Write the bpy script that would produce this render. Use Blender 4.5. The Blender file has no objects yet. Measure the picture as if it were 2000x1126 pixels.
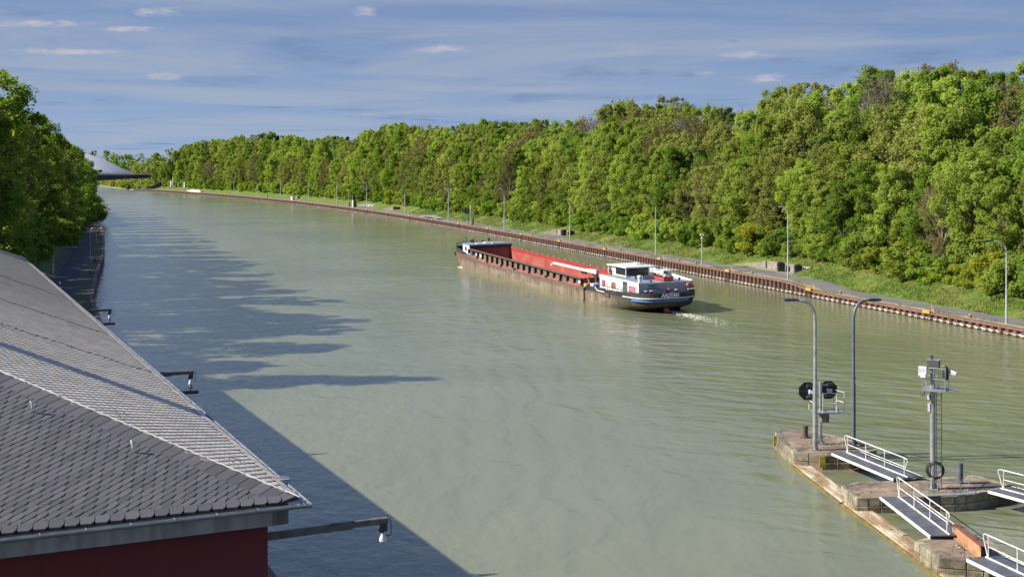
import bpy, math, random
import numpy as np
from mathutils import Vector, Matrix
random.seed(7)
rng = np.random.default_rng(7)
R = math.radians
sc = bpy.context.scene
C = sc.collection

# ------------------------------------------------------------------ camera
F, H, YH = 2500.0, 17.5, 322.0            # focal length (px of the 2000 px photo), camera height over the water, horizon row
cd = bpy.data.cameras.new('camera'); cam = bpy.data.objects.new('camera', cd); C.objects.link(cam)
cam.location = (0, 0, H); cam.rotation_euler = (R(90), 0, 0)
cd.sensor_width = 36; cd.lens = 36*F/2000; cd.shift_y = -(563-YH)/2000
cd.clip_start = .5; cd.clip_end = 12000
sc.camera = cam

# ------------------------------------------------------------------ sun, sky, exposure
SUN_EL = 35.0
SUNH = Vector((-0.985, -0.12, 0)).normalized()
sv = Vector((SUNH.x*math.cos(R(SUN_EL)), SUNH.y*math.cos(R(SUN_EL)), math.sin(R(SUN_EL))))
sl = bpy.data.lights.new('sun', 'SUN'); so = bpy.data.objects.new('sun', sl); C.objects.link(so)
sl.energy = 5.0; sl.angle = R(.5); sl.color = (1, .93, .82)
so.rotation_euler = sv.to_track_quat('Z', 'Y').to_euler(); so.location = (-100, 0, 80)
sc.view_settings.view_transform = 'Standard'; sc.view_settings.look = 'None'
sc.view_settings.gamma = 1; sc.view_settings.exposure = 1.05
sc.view_settings.use_curve_mapping = False

world = bpy.data.worlds.new('World'); sc.world = world; world.use_nodes = True


class NT:
    """small node helper"""
    def __init__(s, nt): s.nt = nt
    def n(s, t, **k):
        nd = s.nt.nodes.new(t)
        ins = k.pop('i', {})
        for a, b in k.items(): setattr(nd, a, b)
        for a, b in ins.items():
            if isinstance(b, bpy.types.NodeSocket): s.nt.links.new(b, nd.inputs[a])
            else: nd.inputs[a].default_value = b
        return nd
    def math(s, op, a, b=0.0, c=0.0, clamp=False):
        return s.n('ShaderNodeMath', operation=op, use_clamp=clamp, i={0: a, 1: b, 2: c}).outputs[0]
    def mix(s, f, a, b, blend='MIX'):
        nd = s.n('ShaderNodeMix', data_type='RGBA', blend_type=blend)
        for idx, v in ((0, f), (6, a), (7, b)):
            if isinstance(v, bpy.types.NodeSocket): s.nt.links.new(v, nd.inputs[idx])
            else: nd.inputs[idx].default_value = v
        return nd.outputs[2]
    def noise(s, vec, scale, detail=4, rough=.55, dist=0.0):
        nd = s.n('ShaderNodeTexNoise', i={'Scale': scale, 'Detail': detail, 'Roughness': rough, 'Distortion': dist})
        if vec is not None: s.nt.links.new(vec, nd.inputs['Vector'])
        return nd.outputs[0]
    def ramp(s, fac, lo, hi):
        return s.n('ShaderNodeMapRange', interpolation_type='SMOOTHSTEP', i={0: fac, 1: lo, 2: hi}).outputs[0]
    def scale(s, vec, sx, sy, sz):
        return s.n('ShaderNodeVectorMath', operation='MULTIPLY', i={0: vec, 1: (sx, sy, sz)}).outputs[0]
    def link(s, a, b): s.nt.links.new(a, b)


def c4(c): return (c[0], c[1], c[2], 1)


w = NT(world.node_tree); world.node_tree.nodes.clear()
gen = w.n('ShaderNodeTexCoord').outputs['Generated']
sx = w.n('ShaderNodeSeparateXYZ', i={0: gen}); dx, dy, dz = sx.outputs
up = w.math('MAXIMUM', dz, 0.0)
# the air here is clear and blue down to the horizon: the sky is sampled a little higher than the view direction, all round
lift = w.math('ADD', up, 0.30)
skyv = w.n('ShaderNodeVectorMath', operation='NORMALIZE', i={0: w.n('ShaderNodeCombineXYZ', i={0: dx, 1: dy, 2: lift}).outputs[0]}).outputs[0]
sky = w.n('ShaderNodeTexSky', sky_type='NISHITA', sun_disc=False, sun_elevation=R(SUN_EL),
          sun_rotation=math.atan2(SUNH.x, SUNH.y), air_density=1.15, dust_density=.25, ozone_density=3.0, altitude=50)
w.link(skyv, sky.inputs['Vector'])
# thin stratus sheets seen at a grazing angle
q = w.math('ADD', up, .035)
px_ = w.math('DIVIDE', dx, q); py_ = w.math('DIVIDE', dy, q)
pl = w.n('ShaderNodeCombineXYZ', i={0: px_, 1: py_, 2: 0.0}).outputs[0]
n1 = w.noise(w.scale(pl, .30, .36, 1), 1.0, 7, .60, .5)
n2 = w.noise(w.scale(pl, .75, .55, 1), 1.3, 6, .60, .9)
n3 = w.noise(w.scale(pl, .16, .15, 1), .9, 3, .5, .2)
sheet = w.math('MULTIPLY', w.ramp(n1, .38, .66), .70)
streak = w.math('MULTIPLY', w.ramp(n2, .50, .75), w.math('MULTIPLY', w.ramp(n3, .38, .60), .75))
dark = w.math('MULTIPLY', w.ramp(n1, .56, .36), w.ramp(n2, .48, .66))
# single small clouds, placed by azimuth / elevation
fw = w.math('MAXIMUM', dy, .05)
u = w.math('DIVIDE', dx, fw); v = w.math('DIVIDE', dz, fw)
edge = w.noise(w.n('ShaderNodeCombineXYZ', i={0: w.math('MULTIPLY', u, 60.0), 1: w.math('MULTIPLY', v, 190.0), 2: 0.0}).outputs[0], 1.0, 6, .68)
def blob(px, py, a, b):
    U, V = (px-1000)/F, (YH-py)/F
    du = w.math('DIVIDE', w.math('SUBTRACT', u, U), a/F); dv = w.math('DIVIDE', w.math('SUBTRACT', v, V), b/F)
    d = w.math('ADD', w.math('MULTIPLY', du, du), w.math('MULTIPLY', dv, dv))
    d = w.math('ADD', d, w.math('MULTIPLY', w.math('SUBTRACT', edge, .5), 5.0))
    return w.math('MULTIPLY', w.ramp(d, 1.35, -1.2), w.ramp(dy, .1, .4))
white = None
for b in ((1495, 151, 38, 10), (1455, 107, 58, 8), (712, 22, 28, 11), (318, 150, 38, 9), (80, 46, 90, 8), (310, 24, 45, 11), (250, 57, 60, 6), (130, 100, 110, 7), (1375, 143, 24, 5), (860, 95, 60, 9)):
    m_ = blob(*b); white = m_ if white is None else w.math('MAXIMUM', white, m_)
grey = None
for b in ((1150, 142, 75, 12), (1260, 142, 30, 8), (1345, 146, 28, 6), (560, 82, 70, 14), (1540, 118, 45, 7), (1640, 135, 50, 10), (1820, 105, 90, 5), (1430, 80, 14, 3), (40, 28, 50, 8)):
    m_ = blob(*b); grey = m_ if grey is None else w.math('MAXIMUM', grey, m_)
skyc = w.mix(1.0, sky.outputs[0], (.50, .66, .92, 1), 'MULTIPLY')
air = w.mix(w.ramp(dz, -.01, .13), (1.95, 2.62, 3.60, 1), (1.30, 1.84, 2.98, 1))
air = w.mix(w.ramp(dz, .12, .55), air, (.62, 1.45, 4.3, 1))
skyc = w.mix(.82, skyc, air)
CL = .40
col = w.mix(sheet, skyc, (2.35, 2.7, 3.3, 1))
col = w.mix(streak, col, (2.5, 2.75, 3.35, 1))
col = w.mix(w.math('MULTIPLY', dark, .8), col, (.95, 1.48, 2.65, 1))
col = w.mix(w.math('MULTIPLY', grey, .6), col, (.98, 1.45, 2.55, 1))
col = w.mix(w.math('MULTIPLY', white, .8), col, (3.9, 3.6, 3.75, 1))
bg = w.n('ShaderNodeBackground', i={0: col, 1: .081})
wo = w.n('ShaderNodeOutputWorld', i={0: bg.outputs[0]})
world.cycles.sampling_method = 'MANUAL'; world.cycles.sample_map_resolution = 512

# ------------------------------------------------------------------ helpers
def g(px, py, z=0.0):
    """the point of height z that the photograph shows at this pixel"""
    d = F*(H-z)/(py-YH); return Vector(((px-1000)*d/F, d, z))


class MB:
    """collects shapes, then links them as ONE mesh object"""
    def __init__(s): s.v = []; s.f = []; s.m = []
    def add(s, vs, fs, mi=0):
        o = len(s.v); s.v += [tuple(p) for p in vs]
        s.f += [tuple(i+o for i in f) for f in fs]; s.m += [mi]*len(fs); return s
    def box(s, c, d, rz=0.0, mi=0, M=None, taper=1.0):
        hx, hy, hz = d[0]/2, d[1]/2, d[2]/2; P = []
        cr, sr = math.cos(rz), math.sin(rz)
        for z in (-1, 1):
            t = taper if z > 0 else 1
            for x, y in ((-1, -1), (1, -1), (1, 1), (-1, 1)):
                p = Vector((x*hx*t, y*hy*t, z*hz))
                p = M @ p if M is not None else Vector((p.x*cr-p.y*sr, p.x*sr+p.y*cr, p.z))
                P.append(p+Vector(c))
        return s.add(P, [(3, 2, 1, 0), (4, 5, 6, 7), (0, 1, 5, 4), (1, 2, 6, 5), (2, 3, 7, 6), (3, 0, 4, 7)], mi)
    def bar(s, a, b, w_, h_, mi=0, up=Vector((0, 0, 1))):
        a, b = Vector(a), Vector(b); d = b-a; L = d.length; d.normalize()
        sd = d.cross(up)
        if sd.length < 1e-4: sd = d.cross(Vector((0, 1, 0)))
        sd.normalize(); u_ = sd.cross(d)
        M = Matrix((d, sd, u_)).transposed()
        return s.box((a+b)/2, (L, w_, h_), M=M, mi=mi)
    def tube(s, pts, r, n=8, mi=0, cap=True):
        pts = [Vector(p) for p in pts]; rs = r if isinstance(r, (list, tuple)) else [r]*len(pts)
        P = []; F_ = []; prev = None
        for i, p in enumerate(pts):
            a = pts[max(0, i-1)]; b = pts[min(len(pts)-1, i+1)]; d = (b-a)
            if d.length < 1e-6: d = Vector((0, 0, 1))
            d.normalize()
            if prev is None:
                x = d.cross(Vector((0, 0, 1)))
                if x.length < .05: x = d.cross(Vector((0, 1, 0)))
            else: x = prev-d*prev.dot(d)
            x.normalize(); prev = x; y = d.cross(x)
            for k in range(n):
                t = 2*math.pi*k/n; P.append(p+(x*math.cos(t)+y*math.sin(t))*rs[i])
        for i in range(len(pts)-1):
            for k in range(n):
                a = i*n+k; b = i*n+(k+1) % n; F_.append((a, b, b+n, a+n))
        if cap:
            F_.append(tuple(range(n-1, -1, -1))); o = (len(pts)-1)*n; F_.append(tuple(range(o, o+n)))
        return s.add(P, F_, mi)
    def lathe(s, c, prof, n=16, mi=0):
        """prof: (r, z) pairs from the bottom"""
        P = []; F_ = []
        for r_, z in prof:
            for k in range(n):
                t = 2*math.pi*k/n; P.append((c[0]+r_*math.cos(t), c[1]+r_*math.sin(t), c[2]+z))
        for i in range(len(prof)-1):
            for k in range(n):
                a = i*n+k; b = i*n+(k+1) % n; F_.append((a, b, b+n, a+n))
        F_.append(tuple(range(n-1, -1, -1))); o = (len(prof)-1)*n; F_.append(tuple(range(o, o+n)))
        return s.add(P, F_, mi)
    def prism(s, poly, z0, z1, mi=0, top=None, bev=0.0):
        n = len(poly); z1s = z1 if isinstance(z1, (list, tuple)) else [z1]*n
        P = [(p[0], p[1], z0) for p in poly]+[(p[0], p[1], z) for p, z in zip(poly, z1s)]
        F_ = [(i, (i+1) % n, n+(i+1) % n, n+i) for i in range(n)]
        s.add(P, F_+[tuple(range(n-1, -1, -1))], mi)
        s.add([P[n+i] for i in range(n)], [tuple(range(n))], mi if top is None else top); return s
    def sphere(s, c, r, n=12, m=8, mi=0, sc_=(1, 1, 1)):
        P = []; F_ = []
        for i in range(m+1):
            a = math.pi*i/m-math.pi/2
            for k in range(n):
                t = 2*math.pi*k/n
                P.append((c[0]+r*sc_[0]*math.cos(a)*math.cos(t), c[1]+r*sc_[1]*math.cos(a)*math.sin(t), c[2]+r*sc_[2]*math.sin(a)))
        for i in range(m):
            for k in range(n):
                a = i*n+k; b = i*n+(k+1) % n; F_.append((a, b, b+n, a+n))
        return s.add(P, F_, mi)
    def torus(s, c, R_, r_, ax, n=24, m=8, mi=0):
        ax = Vector(ax).normalized(); x = ax.orthogonal().normalized(); y = ax.cross(x)
        pts = [Vector(c)+(x*math.cos(2*math.pi*k/n)+y*math.sin(2*math.pi*k/n))*R_ for k in range(n+1)]
        return s.tube(pts, r_, m, mi, cap=False)
    def quad(s, a, b, c, d, mi=0): return s.add([a, b, c, d], [(0, 1, 2, 3)], mi)
    def mesh(s, name, mats, smooth=False):
        me = bpy.data.meshes.new(name); me.from_pydata(s.v, [], s.f)
        for m in (mats if isinstance(mats, (list, tuple)) else [mats]): me.materials.append(m)
        if any(s.m): me.polygons.foreach_set('material_index', s.m)
        if smooth:
            me.polygons.foreach_set('use_smooth', [True]*len(s.f))
            try: me.set_sharp_from_angle(angle=R(35))
            except Exception: pass
        me.update(); return me
    def build(s, name, mats, parent=None, smooth=False, bevel=0.0, kind=None):
        o = bpy.data.objects.new(name, s.mesh(name, mats, smooth)); C.objects.link(o)
        if parent is not None: o.parent = parent
        if bevel:
            b = o.modifiers.new('bevel', 'BEVEL'); b.width = bevel; b.segments = 2; b.limit_method = 'ANGLE'
        if kind: o['kind'] = kind
        return o


def thing(name, label, cat, loc=(0, 0, 0), rz=0.0, group=None):
    o = bpy.data.objects.new(name, None); C.objects.link(o)
    o.location = loc; o.rotation_euler = (0, 0, rz); o.empty_display_size = .3
    return tag(o, label, cat, group)
def tag(o, label, cat, group=None):
    o['label'] = label; o['category'] = cat
    if group: o['group'] = group
    return o
def part(mesh, name, parent, loc=(0, 0, 0), rot=(0, 0, 0), scale=(1, 1, 1)):
    o = bpy.data.objects.new(name, mesh); C.objects.link(o); o.parent = parent
    o.location = loc; o.rotation_euler = rot; o.scale = scale; return o
_kids = {}
def copy_tree(o, parent=None):
    c = o.copy(); C.objects.link(c)
    if parent is not None: c.parent = parent
    for ch in list(o.children): copy_tree(ch, c)
    return c


# ------------------------------------------------------------------ materials
def base_mat(name):
    m = bpy.data.materials.new(name); m.use_nodes = True
    t = NT(m.node_tree); b = m.node_tree.nodes['Principled BSDF']
    return m, t, b
def obj_co(t): return t.n('ShaderNodeTexCoord').outputs['Object']
def geo_pos(t): return t.n('ShaderNodeNewGeometry').outputs['Position']

def mat(name, col, rough=.6, metal=0.0, vary=.25, scale=3.0, dirt=None, dirt_amt=.5, dirt_scale=1.2, bump=0.0, bscale=20.0, stretch=(1, 1, 1), world_co=False):
    """painted / plain surface: base colour, soft variation, patches of dirt with their own shape, fine relief"""
    col = tuple(x*.85 for x in col); dirt = tuple(x*.85 for x in dirt) if dirt is not None else None
    m, t, b = base_mat(name)
    co = geo_pos(t) if world_co else obj_co(t)
    co = t.scale(co, *stretch)
    n = t.noise(co, scale, 5, .6)
    lo = tuple(x*(1-vary) for x in col); hi = tuple(min(1, x*(1+vary)) for x in col)
    c = t.mix(t.ramp(n, .3, .7), c4(lo), c4(hi))
    if dirt is not None:
        d = t.noise(co, dirt_scale, 7, .65, .4)
        c = t.mix(t.math('MULTIPLY', t.ramp(d, .5-.12, .5+.16), dirt_amt), c, c4(dirt))
    t.link(c, b.inputs['Base Color'])
    rn = t.math('ADD', rough-.08, t.math('MULTIPLY', n, .16)); t.link(rn, b.inputs['Roughness'])
    b.inputs['Metallic'].default_value = metal
    if bump:
        bn = t.n('ShaderNodeBump', i={'Strength': bump, 'Distance': .03, 'Height': t.noise(co, bscale, 4, .6)})
        t.link(bn.outputs[0], b.inputs['Normal'])
    return m

M = {}
M['white'] = mat('white_paint', (.66, .66, .64), .45, dirt=(.5, .46, .4), dirt_amt=.25)
M['white_rust'] = mat('white_paint_worn', (.72, .70, .64), .5, dirt=(.42, .28, .16), dirt_amt=.35, dirt_scale=2.5)
M['galv'] = mat('galvanised_steel', (.40, .42, .43), .42, .55, dirt=(.3, .3, .29), dirt_amt=.4)
M['post'] = mat('pale_grey_post', (.42, .45, .46), .45, .15)
M['postdark'] = mat('dark_grey_post', (.10, .12, .135), .5, .1)
M['darksteel'] = mat('dark_steel', (.06, .065, .07), .55, .3)
M['black'] = mat('black_paint', (.012, .013, .015), .5, vary=.4)
M['blackboard'] = mat('matt_black_board', (.010, .010, .013), .7, vary=.2)
M['rust'] = mat('rusty_sheet_steel', (.105, .054, .042), .8, vary=.35, scale=1.5, dirt=(.07, .032, .026), dirt_amt=.55, dirt_scale=.8, bump=.3, stretch=(1, 1, .35), world_co=True)
M['rustcap'] = mat('rusty_cap_steel', (.16, .080, .056), .8, vary=.35, scale=2.0, dirt=(.22, .13, .09), dirt_amt=.4, world_co=True)
M['crust'] = mat('white_crust', (.55, .53, .47), .8, vary=.3, scale=3, dirt=(.12, .07, .045), dirt_amt=.9, dirt_scale=1.4, world_co=True)
M['algae'] = mat('wet_dark_band', (.07, .05, .025), .5, vary=.4, dirt=(.16, .12, .03), dirt_amt=.4, world_co=True)
M['rustbeam'] = mat('orange_rust_steel', (.44, .24, .125), .8, vary=.3, scale=4, dirt=(.26, .11, .06), dirt_amt=.6, dirt_scale=2, bump=.2)
M['rustbeamtop'] = mat('brown_rust_steel', (.17, .065, .045), .85, vary=.2, scale=4)
M['bollard'] = mat('brown_iron', (.085, .058, .045), .7, vary=.35, scale=4, dirt=(.15, .09, .06), dirt_amt=.5, dirt_scale=5)
M['yellow'] = mat('yellow_paint', (.50, .31, .05), .5, dirt=(.3, .2, .05), dirt_amt=.3)
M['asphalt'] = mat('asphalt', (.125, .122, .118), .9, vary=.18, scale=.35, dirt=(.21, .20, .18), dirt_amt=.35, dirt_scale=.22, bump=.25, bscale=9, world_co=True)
M['asphaltshaded'] = mat('asphalt_left_shaded', (.038, .038, .046), .9, vary=.2, scale=.35, world_co=True)  # left path, darkened so that its colour holds the tree shade
M['sand'] = mat('sandy_verge', (.34, .275, .175), .95, vary=.3, scale=.9, dirt=(.15, .15, .06), dirt_amt=.5, dirt_scale=.5, bump=.5, bscale=6, world_co=True)
M['concrete'] = mat('concrete', (.25, .22, .17), .9, vary=.25, scale=1.2, dirt=(.17, .15, .12), dirt_amt=.5, dirt_scale=.9, bump=.3, bscale=8)
M['pier'] = mat('weathered_pier_top', (.27, .20, .135), .95, vary=.3, scale=1.1, dirt=(.05, .042, .034), dirt_amt=.9, dirt_scale=.42, bump=.6, bscale=12)
M['pierstone'] = mat('pier_stone', (.30, .265, .18), .9, vary=.35, scale=1.6, dirt=(.055, .05, .035), dirt_amt=.85, dirt_scale=.8, bump=.6, bscale=10, world_co=True)
M['stain'] = mat('pier_stone_red', (.22, .15, .11), .9, vary=.3, scale=2, dirt=(.08, .07, .05), dirt_amt=.6, bump=.5, world_co=True)
M['lichen'] = mat('yellow_lichen', (.30, .24, .03), .95, vary=.3)
M['timber'] = mat('weathered_timber', (.25, .165, .075), .9, vary=.3, scale=2, dirt=(.58, .52, .40), dirt_amt=.9, dirt_scale=.75, bump=.4, stretch=(1.6, .45, 1), world_co=True)
M['timberwet'] = mat('wet_timber', (.20, .135, .03), .6, vary=.3, scale=2, dirt=(.10, .07, .02), dirt_amt=.5, world_co=True)
M['grating'] = mat('gangway_deck_sheet', (.125, .135, .15), .6, .3, vary=.22, scale=1.1, dirt=(.06, .065, .07), dirt_amt=.5, dirt_scale=.9, bump=.15, bscale=30)
M['box'] = mat('beige_cabinet', (.19, .175, .14), .6, vary=.1)
M['boxdark'] = mat('dark_cabinet', (.075, .075, .07), .6, vary=.12)
M['boxwhite'] = mat('light_cabinet', (.55, .57, .6), .5)
M['rubber'] = mat('black_hose', (.015, .015, .015), .6)
M['lampglass'] = mat('lamp_glass', (.6, .6, .58), .3)
M['bark'] = mat('bark', (.085, .066, .05), .95, vary=.35, scale=2, stretch=(1, 1, .3), bump=.5, bscale=6)
M['barkpale'] = mat('pale_bark', (.20, .17, .14), .95, vary=.3, scale=2, stretch=(1, 1, .3))
M['redwall'] = mat('dark_red_render', (.15, .022, .026), .85, vary=.08, scale=1.5, dirt=(.105, .015, .02), dirt_amt=.5, dirt_scale=.5, bump=.1, bscale=60)
M['fascia'] = mat('grey_fascia', (.33, .33, .32), .8, vary=.12, scale=1.5, dirt=(.12, .105, .09), dirt_amt=.5, dirt_scale=2.2, stretch=(1.6, 1.6, .25), bump=.1)
M['zinc'] = mat('zinc_gutter', (.36, .385, .41), .38, .5, vary=.15, dirt=(.22, .23, .24), dirt_amt=.5)
M['boom'] = mat('boom_grey', (.14, .135, .12), .7, vary=.3, scale=4, dirt=(.04, .035, .03), dirt_amt=.5, dirt_scale=5)
M['stonewall'] = mat('grey_rubble', (.26, .26, .26), .9, vary=.35, scale=3, bump=.6, bscale=5)
M['bridge'] = mat('bridge_dark_steel', (.045, .045, .062), .7, vary=.15, scale=.3)
M['bridgetop'] = mat('bridge_rail', (.36, .36, .35), .7)
M['dome'] = mat('pale_dome_sheet', (.50, .50, .50), .8, vary=.08, scale=.1)
# barge
M['hullrust'] = None
M['red'] = mat('hold_red', (.30, .045, .035), .6, vary=.12, scale=.8, dirt=(.36, .115, .09), dirt_amt=.8, dirt_scale=.22, stretch=(1, 1, 1.4))
M['redtop'] = mat('hold_red_fresh', (.34, .036, .026), .5, vary=.1, scale=.8)
M['redbrown'] = mat('side_deck_red', (.24, .085, .065), .75, vary=.2, scale=.7, dirt=(.12, .07, .05), dirt_amt=.6, dirt_scale=.6)
M['coam'] = mat('coaming_olive', (.155, .12, .08), .75, vary=.25, scale=.8, dirt=(.08, .055, .04), dirt_amt=.5)
M['coamtop'] = mat('coaming_top', (.13, .082, .066), .7, vary=.25, scale=.6, dirt=(.06, .045, .04), dirt_amt=.5)
M['blue'] = mat('blue_panel', (.025, .09, .24), .5)
M['navy'] = mat('navy_paint', (.018, .024, .05), .5)
M['roofblue'] = mat('grey_blue_roof', (.20, .255, .33), .45, vary=.15, scale=.7, dirt=(.28, .31, .36), dirt_amt=.5, dirt_scale=.5)
M['bandblue'] = mat('blue_band', (.06, .17, .36), .45)
M['bulwark'] = mat('black_bulwark', (.022, .023, .027), .5, vary=.4, scale=.8, dirt=(.07, .06, .055), dirt_amt=.35)
M['greysteel'] = mat('grey_jib', (.42, .44, .48), .5)
M['glass'] = mat('dark_window_glass', (.015, .02, .022), .08, vary=.1)
M['curtain'] = mat('red_curtain', (.28, .085, .06), .8, vary=.5, scale=6, stretch=(1, 1, .05))
M['pinkcurtain'] = mat('pink_curtain', (.42, .13, .19), .8, vary=.15, scale=6)
M['shadedwhite'] = mat('shaded_white_panel', (.38, .40, .43), .5, vary=.08, scale=.6)  # white house wall with its shade painted into the tone
M['dinghyred'] = mat('bright_red_boat', (.70, .06, .035), .4, vary=.08)
M['orange'] = mat('lifebuoy_orange', (.75, .13, .025), .5, vary=.05)
M['ball'] = mat('faded_red_buoy', (.36, .12, .08), .7)
M['letter'] = mat('white_lettering', (.8, .8, .78), .5, vary=.05)


def hull_material():
    m, t, b = base_mat('hull_weathered')
    co = obj_co(t); s = t.n('ShaderNodeSeparateXYZ', i={0: co}); z = s.outputs[2]; x = s.outputs[0]
    streak = t.noise(t.scale(co, 1.1, 1.1, .10), 2.4, 7, .65, .2)
    patch = t.noise(t.scale(co, .22, .22, .6), 1.6, 6, .6)
    fine = t.noise(co, 3.0, 6, .65)
    c = t.mix(t.ramp(streak, .36, .64), c4((.10, .068, .04)), c4((.30, .235, .15)))
    c = t.mix(t.math('MULTIPLY', t.ramp(patch, .48, .66), .6), c, c4((.33, .285, .20)))
    c = t.mix(t.math('MULTIPLY', t.ramp(fine, .57, .72), .55), c, c4((.25, .11, .045)))
    # worn dark top strake, rusty bow
    tp = t.ramp(t.math('ADD', z, t.math('MULTIPLY', fine, .5)), 1.42, 1.95)
    c = t.mix(t.math('MULTIPLY', tp, .75), c, c4((.085, .065, .05)))
    bow = t.ramp(x, 62, 70)
    c = t.mix(t.math('MULTIPLY', bow, t.math('MULTIPLY', t.ramp(streak, .3, .6), .75)), c, c4((.27, .105, .045)))
    # tarry stern bottom
    st = t.ramp(t.math('ADD', x, t.math('MULTIPLY', patch, 5)), 6.5, 1.0)
    c = t.mix(t.math('MULTIPLY', st, .75), c, c4((.055, .047, .036)))
    wl = t.ramp(z, .14, .06)
    c = t.mix(wl, c, c4((.018, .015, .012)))
    c = t.mix(1.0, c, (.62, .62, .66, 1), 'MULTIPLY')
    t.link(c, b.inputs['Base Color']); b.inputs['Roughness'].default_value = .75
    bn = t.n('ShaderNodeBump', i={'Strength': .35, 'Distance': .04, 'Height': t.noise(t.scale(co, .5, .5, .5), 1.2, 3)})
    t.link(bn.outputs[0], b.inputs['Normal'])
    return m
M['hullrust'] = hull_material()


def slate_material(name, col, spec):
    m, t, b = base_mat(name)
    co = geo_pos(t); r = t.n('ShaderNodeNewGeometry').outputs['Random Per Island']
    oi = t.n('ShaderNodeObjectInfo').outputs['Random']
    rr = t.math('FRACT', t.math('ADD', r, oi))
    n = t.noise(co, .9, 5, .6); n2 = t.noise(co, 28, 3, .6)
    c = t.mix(rr, c4(tuple(x*.80 for x in col)), c4(tuple(x*1.20 for x in col)))
    c = t.mix(t.math('MULTIPLY', t.ramp(n, .45, .75), .35), c, c4((col[0]*1.15, col[1]*1.05, col[2]*.98)))
    sp = t.ramp(t.noise(co, 9, 2, .7), .76, .79)
    c = t.mix(t.math('MULTIPLY', sp, .5), c, c4((.5, .5, .48)))
    t.link(c, b.inputs['Base Color']); b.inputs['Roughness'].default_value = spec
    bn = t.n('ShaderNodeBump', i={'Strength': .12, 'Distance': .01, 'Height': n2}); t.link(bn.outputs[0], b.inputs['Normal'])
    return m
M['chimney'] = mat('chimney_render', (.3, .28, .26), .9)
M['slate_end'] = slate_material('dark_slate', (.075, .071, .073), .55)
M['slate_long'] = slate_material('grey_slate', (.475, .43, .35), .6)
M['slate_under'] = mat('slate_under', (.02, .02, .02), .9)


def leaf_material(name, c1, c2, c3, trans=.5, rough=.6):
    """c1..c3: leaf tones that vary from leaf to leaf, spray to spray and tree to tree"""
    m, t, b = base_mat(name); nt = m.node_tree; nt.nodes.remove(b)
    out = [n for n in nt.nodes if n.type == 'OUTPUT_MATERIAL'][0]
    isl = t.n('ShaderNodeNewGeometry').outputs['Random Per Island']
    oi = t.n('ShaderNodeObjectInfo').outputs['Random']
    n = t.noise(obj_co(t), .33, 3, .5)
    f = t.math('ADD', t.math('MULTIPLY', isl, .45), t.math('MULTIPLY', t.ramp(n, .3, .7), .55))
    c = t.mix(f, c4(c1), c4(c2))
    c = t.mix(t.math('MULTIPLY', oi, .85), c, c4(c3))
    k = t.math('ADD', .78, t.math('MULTIPLY', t.math('FRACT', t.math('MULTIPLY', oi, 7.3)), .5))
    c = t.n('ShaderNodeVectorMath', operation='SCALE', i={0: c, 3: k}).outputs[0]
    d = t.n('ShaderNodeBsdfDiffuse', i={0: c, 1: rough})
    ct = t.mix(1.0, c, (1.15, 1.25, .55, 1), 'MULTIPLY')
    tr = t.n('ShaderNodeBsdfTranslucent', i={0: ct})
    mx = t.n('ShaderNodeMixShader', i={0: trans, 1: d.outputs[0], 2: tr.outputs[0]})
    t.link(mx.outputs[0], out.inputs[0])
    return m
M['leaf_fresh'] = leaf_material('leaf_fresh_green', (.215, .28, .052), (.345, .40, .10), (.285, .345, .075))
M['leaf_deep'] = leaf_material('leaf_deep_green', (.125, .20, .035), (.225, .305, .06), (.175, .25, .048))
M['leaf_olive'] = leaf_material('leaf_olive', (.215, .245, .065), (.315, .34, .11), (.265, .28, .09))
M['leaf_brown'] = leaf_material('leaf_brown_buds', (.19, .15, .085), (.23, .21, .085), (.18, .155, .085))
M['leaf_pale'] = leaf_material('leaf_pale_blossom', (.26, .31, .12), (.17, .25, .045), (.22, .27, .09))
M['leaf_yellow'] = leaf_material('leaf_yellow_flower', (.58, .46, .02), (.20, .26, .03), (.30, .32, .03))
M['needle'] = leaf_material('dark_needles', (.012, .028, .016), (.02, .04, .02), (.015, .03, .017), .1)


def grass_mat(name, bladed=False):
    m, t, b = base_mat(name)
    co = geo_pos(t)
    n1 = t.noise(co, .16, 5, .6, .3); n2 = t.noise(co, .9, 5, .65); n3 = t.noise(co, 5, 3, .6)
    c = t.mix(t.ramp(n2, .3, .7), c4((.050, .092, .014)), c4((.115, .165, .026)))
    c = t.mix(t.math('MULTIPLY', t.ramp(n1, .46, .64), .75), c, c4((.15, .15, .045)))
    dry = t.math('MULTIPLY', t.ramp(t.noise(co, .33, 6, .7, .5), .56, .68), .65)
    c = t.mix(dry, c, c4((.20, .145, .08)))
    if bladed:
        r = t.n('ShaderNodeNewGeometry').outputs['Random Per Island']
        c = t.mix(t.math('MULTIPLY', r, .5), c, c4((.15, .20, .03)))
    t.link(c, b.inputs['Base Color']); b.inputs['Roughness'].default_value = .9
    b.inputs['Specular IOR Level'].default_value = .15
    if not bladed:
        bn = t.n('ShaderNodeBump', i={'Strength': .8, 'Distance': .12, 'Height': n3}); t.link(bn.outputs[0], b.inputs['Normal'])
    return m
M['grass'] = grass_mat('grass_slope'); M['blade'] = grass_mat('grass_blades', True)
M['litter'] = mat('woodland_floor', (.075, .062, .035), .95, vary=.4, scale=.6, dirt=(.05, .075, .02), dirt_amt=.6, dirt_scale=.3, world_co=True)


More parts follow.
